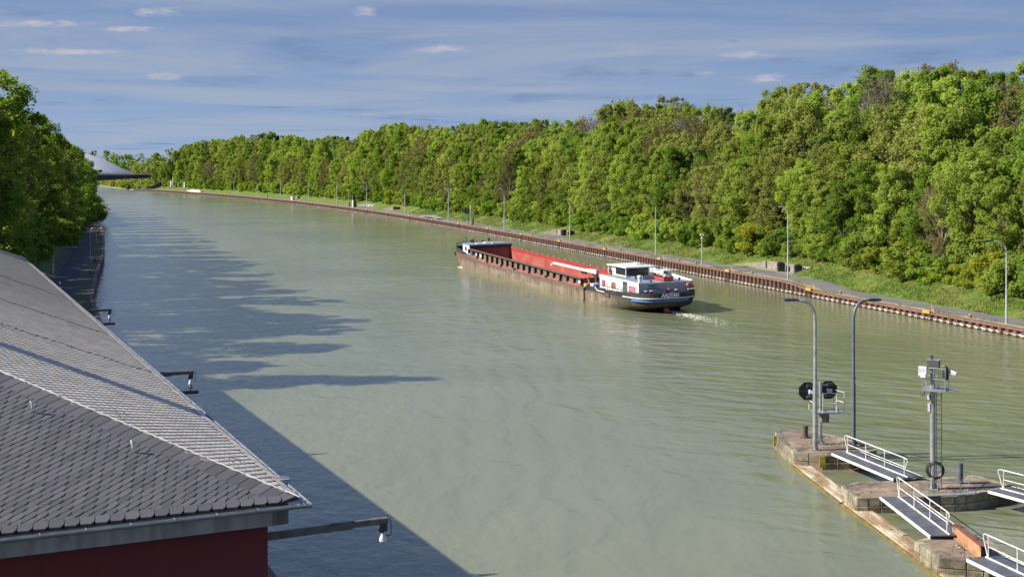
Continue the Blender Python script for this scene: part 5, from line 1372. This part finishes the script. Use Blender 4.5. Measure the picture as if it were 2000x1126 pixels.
dw = thing('driftwood', 'brown driftwood floating between the far gangway and the boom', 'driftwood', g(1648, 915))
mb = MB(); r2 = random.Random(5)
for k in range(16):
    x, y, a_ = r2.uniform(-.7, .9), r2.uniform(-.5, .4), r2.uniform(-.6, .5); l_ = r2.uniform(.15, .7); mb.tube([(x, y, .0), (x+l_*math.cos(a_), y+l_*math.sin(a_), .02)], r2.uniform(.012, .03), 5)
mb.build('sticks', M['rustbeamtop'], dw)

# ------------------------------------------------------------------ trees: leaf sprays on real limbs
def leaf_mesh(name, cen, rad, per, size, mats, r, droop=0.0, mi_fn=None, flat=.65):
    cen = np.asarray(cen); rad = np.asarray(rad); n = len(cen)*per
    c = np.repeat(cen, per, 0); ra = np.repeat(rad, per)
    v = r.normal(size=(n, 3)); v /= np.linalg.norm(v, axis=1, keepdims=True)
    rr_ = r.random(n)**.45
    p = c+v*(ra*rr_)[:, None]*np.array([1, 1, .85])
    # leaves face roughly outward and upward, with a lot of scatter
    nn_ = v*.7+np.array([0, 0, flat])+r.normal(size=(n, 3))*.55
    nn_ /= np.linalg.norm(nn_, axis=1, keepdims=True)
    t = r.normal(size=(n, 3)); t -= nn_*(t*nn_).sum(1, keepdims=True); t /= np.linalg.norm(t, axis=1, keepdims=True)
    b = np.cross(nn_, t)
    s = size*r.uniform(.55, 1.25, n)[:, None]
    w = s*r.uniform(.45, .75, n)[:, None]
    fold = nn_*s*.18
    V = np.empty((n, 4, 3)); V[:, 0] = p-t*s; V[:, 1] = p+b*w+fold; V[:, 2] = p+t*s; V[:, 3] = p-b*w+fold
    me = bpy.data.meshes.new(name); me.vertices.add(n*4); me.vertices.foreach_set('co', V.reshape(-1))
    me.loops.add(n*4); me.loops.foreach_set('vertex_index', np.arange(n*4, dtype=np.int32))
    me.polygons.add(n); me.polygons.foreach_set('loop_start', np.arange(0, n*4, 4, dtype=np.int32)); me.polygons.foreach_set('loop_total', np.full(n, 4, dtype=np.int32))
    for m_ in mats: me.materials.append(m_)
    if mi_fn is not None: me.polygons.foreach_set('material_index', mi_fn(n, r).astype(np.int32))
    me.update(calc_edges=True); me.validate(); return me

def make_variant(kind, seed):
    """a 20 m tree (or 4 m shrub): trunk mesh with limbs, crown mesh of leaf sprays"""
    r = np.random.default_rng(seed)
    P = {'fresh': dict(h=20, w=5.2, b=.10, nc=185, per=125, s=.20, cr=(.5, 1.35), mats=['leaf_fresh']),
         'deep': dict(h=20, w=5.4, b=.08, nc=180, per=135, s=.205, cr=(.55, 1.5), mats=['leaf_deep']),
         'olive': dict(h=20, w=5.0, b=.14, nc=190, per=70, s=.19, cr=(.45, 1.2), mats=['leaf_olive']),
         'brown': dict(h=20, w=4.8, b=.15, nc=180, per=46, s=.165, cr=(.45, 1.1), mats=['leaf_brown']),
         'pale': dict(h=20, w=4.8, b=.08, nc=170, per=110, s=.205, cr=(.45, 1.2), mats=['leaf_pale']),
         'bare': dict(h=20, w=4.4, b=.35, nc=90, per=10, s=.20, cr=(.5, 1.1), mats=['leaf_brown']),
         'conifer': dict(h=20, w=3.4, b=.10, nc=130, per=90, s=.26, cr=(.5, 1.1), mats=['needle']),
         'bush': dict(h=4.2, w=2.9, b=.0, nc=42, per=110, s=.20, cr=(.5, 1.05), mats=['leaf_deep']),
         'bushfresh': dict(h=4.2, w=2.9, b=.0, nc=42, per=105, s=.19, cr=(.5, 1.05), mats=['leaf_fresh']),
         'broom': dict(h=4.2, w=2.6, b=.0, nc=40, per=90, s=.17, cr=(.45, .95), mats=['leaf_fresh', 'leaf_yellow'])}[kind]
    h, wd, bb = P['h'], P['w'], P['b']
    tree = h > 10
    cen = []; rad = []
    lob = r.normal(size=(7, 3)); lob /= np.linalg.norm(lob, axis=1, keepdims=True); la = r.uniform(-.25, .38, 7)
    tries = 0
    while len(cen) < P['nc'] and tries < 20000:
        tries += 1
        z = r.uniform(bb, .97); a = r.uniform(0, 2*math.pi)
        if kind == 'conifer': env = (1-z)**.85*1.02+.06
        elif tree: env = (max(0, 1-abs((z-.50)/.52)**2.4))**.5*(.80+.25*math.sin(z*9+seed))
        else: env = max(0, 1-((z-.30)/.72)**2)**.5
        q_ = r.random()**.42
        d = np.array([math.cos(a), math.sin(a), (z-.5)*1.6]); d /= np.linalg.norm(d)
        k = 1+sum(l_*max(0, float(d@o_))**3 for l_, o_ in zip(la, lob))
        R_ = wd*env*k
        if R_ < .3: continue
        p = np.array([math.cos(a)*R_*q_, math.sin(a)*R_*q_, z*h])
        cen.append(p); rad.append(r.uniform(*P['cr'])*(.75 if z > .9 else 1))
    cen = np.array(cen); rad = np.array(rad)
    tm = MB()
    if tree:
        lean = r.normal(size=2)*.35
        ax = lambda t: Vector((lean[0]*t+.25*math.sin(t*5+seed), lean[1]*t+.25*math.cos(t*4+seed), h*t))
        th_ = .93 if kind in ('conifer',) else .74
        tm.tube([ax(t) for t in np.linspace(-.02, th_, 9)], list(np.linspace(.34, .07, 9)), 7)
        order = np.argsort(-rad); nl = {'bare': 46, 'brown': 40, 'olive': 34}.get(kind, 22)
        for i in order[:nl]:
            e = Vector(cen[i]); t0 = max(.10, min(.70, (e.z/h)*.72-.10)); s0 = ax(t0)
            m1 = s0.lerp(e, .35)+Vector((0, 0, .4)); m2 = s0.lerp(e, .70)+Vector((0, 0, .35))
            k0 = .13*(1-t0)+.05
            tm.tube([s0, m1, m2, e], [k0, k0*.7, k0*.42, .018], 5)
            for _ in range({'bare': 7, 'brown': 4, 'olive': 3}.get(kind, 1)):
                e2 = e+Vector(r.normal(size=3))*.9; tm.tube([m2.lerp(e, r.random()), m2.lerp(e2, .6)+Vector((0, 0, .15)), e2+Vector((0, 0, .5))], [.035, .024, .010], 4)
                if kind == 'bare':
                    for _ in range(5): e3 = e2+Vector(r.normal(size=3))*.5+Vector((0, 0, .8)); tm.tube([m2.lerp(e2, .7), e3], [.018, .008], 3)
    else:
        for i in range(9):
            e = Vector(cen[i]); tm.tube([(e.x*.1, e.y*.1, -.1), e*.5, e], [.05, .035, .012], 5)
    tmesh = tm.mesh('trunk', M['barkpale'] if kind in ('bare', 'brown') else M['bark'], True)
    mf = (lambda n, rr2: (np.repeat(rr2.random(P['nc']) < .55, P['per']) & (rr2.random(n) < .55))) if kind == 'broom' else None
    cmesh = leaf_mesh('crown', cen, rad, P['per'], P['s'], [M[m_] for m_ in P['mats']], r, mi_fn=mf)
    return tmesh, cmesh
VAR = {}
for kind, k in (('fresh', 4), ('deep', 3), ('olive', 3), ('brown', 2), ('pale', 2), ('bare', 2), ('conifer', 1), ('bush', 3), ('bushfresh', 3), ('broom', 2)):
    VAR[kind] = [make_variant(kind, 100+17*i+len(kind)*31) for i in range(k)]
LOOK = {'fresh': 'bright fresh green tree', 'deep': 'deep green bushy tree', 'olive': 'olive thin leaved tree', 'brown': 'brownish budding tree', 'pale': 'pale green blossoming tree',
        'bare': 'bare grey twiggy tree', 'conifer': 'dark pointed conifer', 'bush': 'deep green shrub', 'bushfresh': 'bright green shrub', 'broom': 'yellow flowering shrub'}
NAME = {'conifer': 'conifer', 'bush': 'shrub', 'bushfresh': 'shrub', 'broom': 'broom_shrub'}
PLANTS = []
def plant(kind, p, hgt, label, group, widen=1.0):
    tm_, cm_ = random.choice(VAR[kind]); base = 4.2 if kind in NAME and kind != 'conifer' else 20.0
    s = hgt/base
    t = thing(NAME.get(kind, 'tree'), label, 'shrub' if base < 5 else 'tree', p, random.uniform(0, 6.28), group)
    t.scale = (s*widen*random.uniform(.9, 1.12), s*widen*random.uniform(.9, 1.12), s)
    PLANTS.append(t); part(cm_, 'crown', t); part(tm_, 'trunk' if base > 5 else 'stems', t); return t
BANDS = [(1930, 'at the right picture edge'), (1780, 'left of nearest quay lamp'), (1640, 'right of the waste bin bay'), (1480, 'above the waste bin bay'), (1350, 'right of the barge stern'), (1200, 'above the barge wheelhouse'),
         (1060, 'above the red hold'), (930, 'above the barge bow'), (800, 'above the curved gangway'), (680, 'above the kiosk column'), (540, 'above the white quay box'), (420, 'above the far quay'), (-500, 'near the far bridge')]
def band_of(px):
    for b, s_ in BANDS:
        if px >= b: return s_
SKYL = [(-200, 300), (200, 300), (260, 297), (300, 291), (350, 284), (400, 271), (450, 266), (500, 257), (560, 260), (600, 268), (650, 263), (700, 263), (740, 246), (800, 240), (850, 246), (900, 246), (940, 234), (1000, 241), (1050, 236), (1100, 240), (1150, 218), (1200, 190), (1250, 207), (1300, 190), (1350, 206),
        (1400, 210), (1440, 200), (1480, 205), (1520, 165), (1560, 150), (1600, 180), (1650, 190), (1690, 140), (1730, 128), (1770, 150), (1820, 117), (1880, 128), (1950, 134), (2000, 126), (2300, 118)]
skx = [a for a, _ in SKYL]; sky_ = [b for _, b in SKYL]
def skytop(px, y): return H+(YH-float(np.interp(px, skx, sky_)))*y/F
rt = random.Random(21)
def pick(row, px):
    r_ = rt.random()
    if row == 0: ks, ws = ('fresh', 'deep', 'olive', 'pale', 'brown'), (.36, .24, .21, .08, .11)
    elif row == 1: ks, ws = ('fresh', 'deep', 'olive', 'brown', 'pale'), (.38, .18, .26, .12, .06)
    else: ks, ws = ('fresh', 'deep', 'olive', 'brown', 'pale', 'bare'), (.38, .16, .24, .10, .08, .04)
    acc = 0
    for k, w_ in zip(ks, ws):
        acc += w_
        if r_ < acc: return k
    return ks[0]
ROWS = [(13.5, 5.6, .46, .66), (18.5, 6.2, .66, .86), (25, 6.8, .84, .97), (33, 7.5, .93, 1.02)]
ROWN = ['at the wood edge', 'in the second row', 'deep in the wood', 'at the wood top']
count = 0; spots = []
for ri, (o_, stp, f0, f1) in enumerate(ROWS):
    y = 118+rt.random()*4
    while y < 905:
        far = y > 330
        oo = o_+rt.uniform(-1.6, 1.6); p = rpt(y, oo); px = col_px(p)
        if -40 < px < 2090 and not (y > 560 and ri == 1) and not (px < 305) and not (y > 700 and ri == 0 and False): spots.append((ri, p, px, y))
        k = RK(y); st = stp*(1 if not far else (1.3 if y < 560 else 2.0)); y += st/k*rt.uniform(.8, 1.25)
for ri, p, px, y in spots:
    top = skytop(px, y); f = rt.uniform(ROWS[ri][2], ROWS[ri][3]); hgt = max(7, min(36, (top-p.z)*f*1.03))
    kind = pick(ri, px)
    if ri >= 2 and 1135 < px < 1235: kind = rt.choice(('bare', 'bare', 'brown', 'fresh'))
    if ri == 3 and 1455 < px < 1490: kind = 'bare'
    if ri == 3 and (540 < px < 560 or 655 < px < 690): kind = 'conifer'; hgt *= .97
    bn = band_of(px)
    plant(kind, p-UP*.2, hgt, '%s %s, %s' % (LOOK[kind], ROWN[ri], bn), 'trees of the wood on the right bank', .98 if ri < 2 else .92)
ntree = len(spots)
# shrubs along the foot of the wood
y = 118.0
while y < 860:
    for o_ in (11.2, 12.6):
        oo = o_+rt.uniform(-.6, .8); yy = y+rt.uniform(-1, 1); p = rpt(yy, oo); px = col_px(p)
        inb = any(a-1.5 < yy < b+1.5 and oo < od+1.6 for a, b, od, _, _ in BAYS)
        if px < 2060 and not inb:
            kind = rt.choice(('bush', 'bushfresh', 'bush'))
            if rt.random() < .10 or 1620 < px < 1960 and rt.random() < .25: kind = 'broom'
            hh = rt.uniform(2.0, 4.6)*(1 if y < 400 else 1.2)
            plant(kind, p-UP*.1, hh, '%s at the wood foot, %s' % (LOOK[kind], band_of(px)), 'shrubs along the foot of the wood', 1.1)
    y += (3.4 if y < 250 else (5.5 if y < 420 else 11))/RK(y)
# far bank beyond the quay and under the bridge
for i in range(26):
    y = 860+i*6.5; p = rpt(y, 4+rt.uniform(-2, 8)); kind = rt.choice(('bush', 'bushfresh'))
    plant(kind, p, rt.uniform(2.5, 4.5), '%s on the far bank below the road bridge' % LOOK[kind], 'shrubs on the far bank below the bridge')
# left bank: trees whose crowns close off the left edge
LT = [(-72, 150, 24, 'deep'), (-66, 160, 26, 'fresh'), (-75, 172, 27, 'fresh'), (-72, 180, 23, 'olive'), (-81, 186, 26, 'deep'), (-79, 199, 24, 'fresh'), (-86, 208, 24, 'deep'), (-84, 218, 22.5, 'deep'), (-90, 226, 25, 'fresh'), (-88, 238, 22, 'fresh'),
      (-88, 165, 25, 'deep'), (-95, 187, 26, 'deep'), (-101, 207, 26, 'deep'), (-107, 230, 25, 'fresh'), (-114, 255, 24, 'deep'), (-122, 280, 23, 'deep'),
      (-92, 252, 21, 'deep'), (-101, 264, 22, 'deep'), (-96, 272, 20, 'olive'), (-101, 288, 20, 'deep'), (-105, 300, 19.5, 'deep'), (-110, 314, 20.5, 'deep'), (-115, 330, 20, 'deep'), (-117, 344, 18.5, 'deep'), (-121, 358, 18, 'deep'), (-126, 371, 17, 'deep'), (-130, 384, 16.5, 'deep'), (-135, 402, 16, 'fresh'), (-141, 420, 16, 'deep'), (-149, 446, 15, 'deep'), (-157, 470, 15, 'deep'),
      (-58, 118, 24, 'deep'), (-62, 130, 26, 'fresh'), (-60, 140, 24, 'deep'), (-70, 140, 27, 'fresh'), (-56, 108, 19, 'olive'), (-66, 106, 25, 'deep'),
      (-180, 520, 14, 'deep'), (-200, 575, 14, 'fresh'), (-221, 630, 14, 'deep'), (-242, 690, 14, 'deep'), (-262, 745, 14, 'olive')]
LBN = [(140, 'left of the roof'), (180, 'just beyond the roof'), (215, 'left of the arched lamps'), (260, 'behind the arched lamps'), (320, 'above the shaded left path'), (380, 'leaning over the path end'), (500, 'overhanging the left water edge'), (2000, 'far along the left bank')]
def lband(y): return next(s_ for b, s_ in LBN if y < b)
for x, y, hgt, kind in LT+[(-55, 99, 28.5, 'conifer')]:
    o_ = (LX(y)-x)/1.06; z = lz_(y, max(0, o_))
    plant(kind, Vector((x, y, z-.2)), hgt, '%s on the left bank, %s' % (LOOK[kind], lband(y)), 'trees on the left bank', 1.05)
y = 150
while y < 480:
    for o_ in (7.5, 10.5):
        if y > 360: o_ -= 4.5
        if y < 235: o_ += 3.0
        yy = y+rt.uniform(-2, 2); p = lpt(yy, o_+rt.uniform(-.7, .7)); kind = rt.choice(('bush', 'bush', 'bushfresh'))
        if y < 340 or True: plant(kind, p, rt.uniform(2.5, 5) if y < 350 else rt.uniform(4, 7.5), '%s under trees, %s' % (LOOK[kind], lband(yy)), 'shrubs under the left bank trees')
    y += 6
# look-alikes of one stretch are told apart by their order from the left
byl = {}
for t in PLANTS: byl.setdefault(t['label'], []).append(t)
ORD = ['first', 'second', 'third', 'fourth', 'fifth', 'sixth', 'seventh', 'eighth', 'ninth', 'tenth', 'eleventh', 'twelfth', 'thirteenth', 'fourteenth', 'fifteenth', 'sixteenth', 'seventeenth', 'eighteenth', 'nineteenth', 'twentieth']
for lb_, L_ in byl.items():
    if 1 < len(L_) <= 20:
        L_.sort(key=lambda t: t.location.x/t.location.y)
        for k, t in enumerate(L_): t['label'] = lb_+', '+(('left one', 'right one')[k] if len(L_) == 2 else ORD[k]+' from left')
# far wood behind bridge and dome: one mass
rf = np.random.default_rng(5); cc = []; cr_ = []
for i in range(300):
    y = rf.uniform(1290, 1420); x = rf.uniform(-640, -250); b = rf.uniform(4, 30+3*math.sin(x*.05)); cc.append((x, y, b)); cr_.append(rf.uniform(4, 7))
me = leaf_mesh('far_wood', cc, cr_, 60, 1.5, [M['leaf_deep']], rf); o = bpy.data.objects.new('far_wood', me); C.objects.link(o); o['kind'] = 'stuff'
cc = []; cr_ = []
for i in range(420):
    y = rf.uniform(860, 1190); k_ = RX(y); o_ = rf.uniform(2, 40); z = rf.uniform(.5, 2.5+(min(16, o_)*.9 if y > 960 else min(4, o_)*.3)); 
    if 1000+F*(k_+o_*1.1)/y < 262: z = min(z, 2.2)
    cc.append((k_+o_*1.1, y, z+2)); cr_.append(rf.uniform(2, 4))
me = leaf_mesh('far_bank_scrub', cc, cr_, 60, .8, [M['leaf_olive']], rf); o = bpy.data.objects.new('far_bank_scrub', me); C.objects.link(o); o['kind'] = 'stuff'

# ------------------------------------------------------------------ grass on the slope and weeds on the verges
def blades(name, n, fn, mat_, hgt, wid, r, kind='stuff'):
    P = np.array([fn(r) for _ in range(n)], float)
    a = r.uniform(0, 2*math.pi, n); h_ = hgt*r.uniform(.5, 1.4, n); w_ = wid*r.uniform(.6, 1.4, n)
    d = np.stack([np.cos(a), np.sin(a), np.zeros(n)], 1); ln = np.stack([r.normal(size=n)*.35, r.normal(size=n)*.35, np.ones(n)], 1)
    V = np.empty((n, 3, 3)); V[:, 0] = P-d*w_[:, None]; V[:, 1] = P+d*w_[:, None]; V[:, 2] = P+ln*h_[:, None]
    me = bpy.data.meshes.new(name); me.vertices.add(n*3); me.vertices.foreach_set('co', V.reshape(-1)); me.loops.add(n*3); me.loops.foreach_set('vertex_index', np.arange(n*3, dtype=np.int32))
    me.polygons.add(n); me.polygons.foreach_set('loop_start', np.arange(0, n*3, 3, dtype=np.int32)); me.polygons.foreach_set('loop_total', np.full(n, 3, dtype=np.int32)); me.materials.append(mat_); me.update(calc_edges=True)
    o = bpy.data.objects.new(name, me); C.objects.link(o); o['kind'] = kind; return o
def gpos(r):
    while True:
        y = 122+300*r.random()**1.5; o_ = r.uniform(5.15, 14)
        if any(a-1.2 < y < b+6 and o_ < od+.4 for a, b, od, _, _ in BAYS): continue
        p = rpt(y, o_); 
        if math.sin(p.x*.9)+math.sin(p.y*.61+1.3)+r.normal()*.8 > -.9: return (p.x, p.y, p.z-.02)
blades('slope_grass', 90000, gpos, M['blade'], .20, .045, np.random.default_rng(11))
def vpos(r):
    y = 122+230*r.random()**1.3; o_ = r.choice((r.uniform(.5, 1.5), r.uniform(4.95, 5.2))); p = rpt(y, o_)
    return (p.x, p.y, p.z)
def vposf(r):
    while True:
        p = vpos(r)
        if math.sin(p[1]*.8)+math.sin(p[1]*.23)+r.normal()*.5 > .7: return p
blades('verge_weeds', 3500, vposf, M['blade'], .16, .04, np.random.default_rng(12))
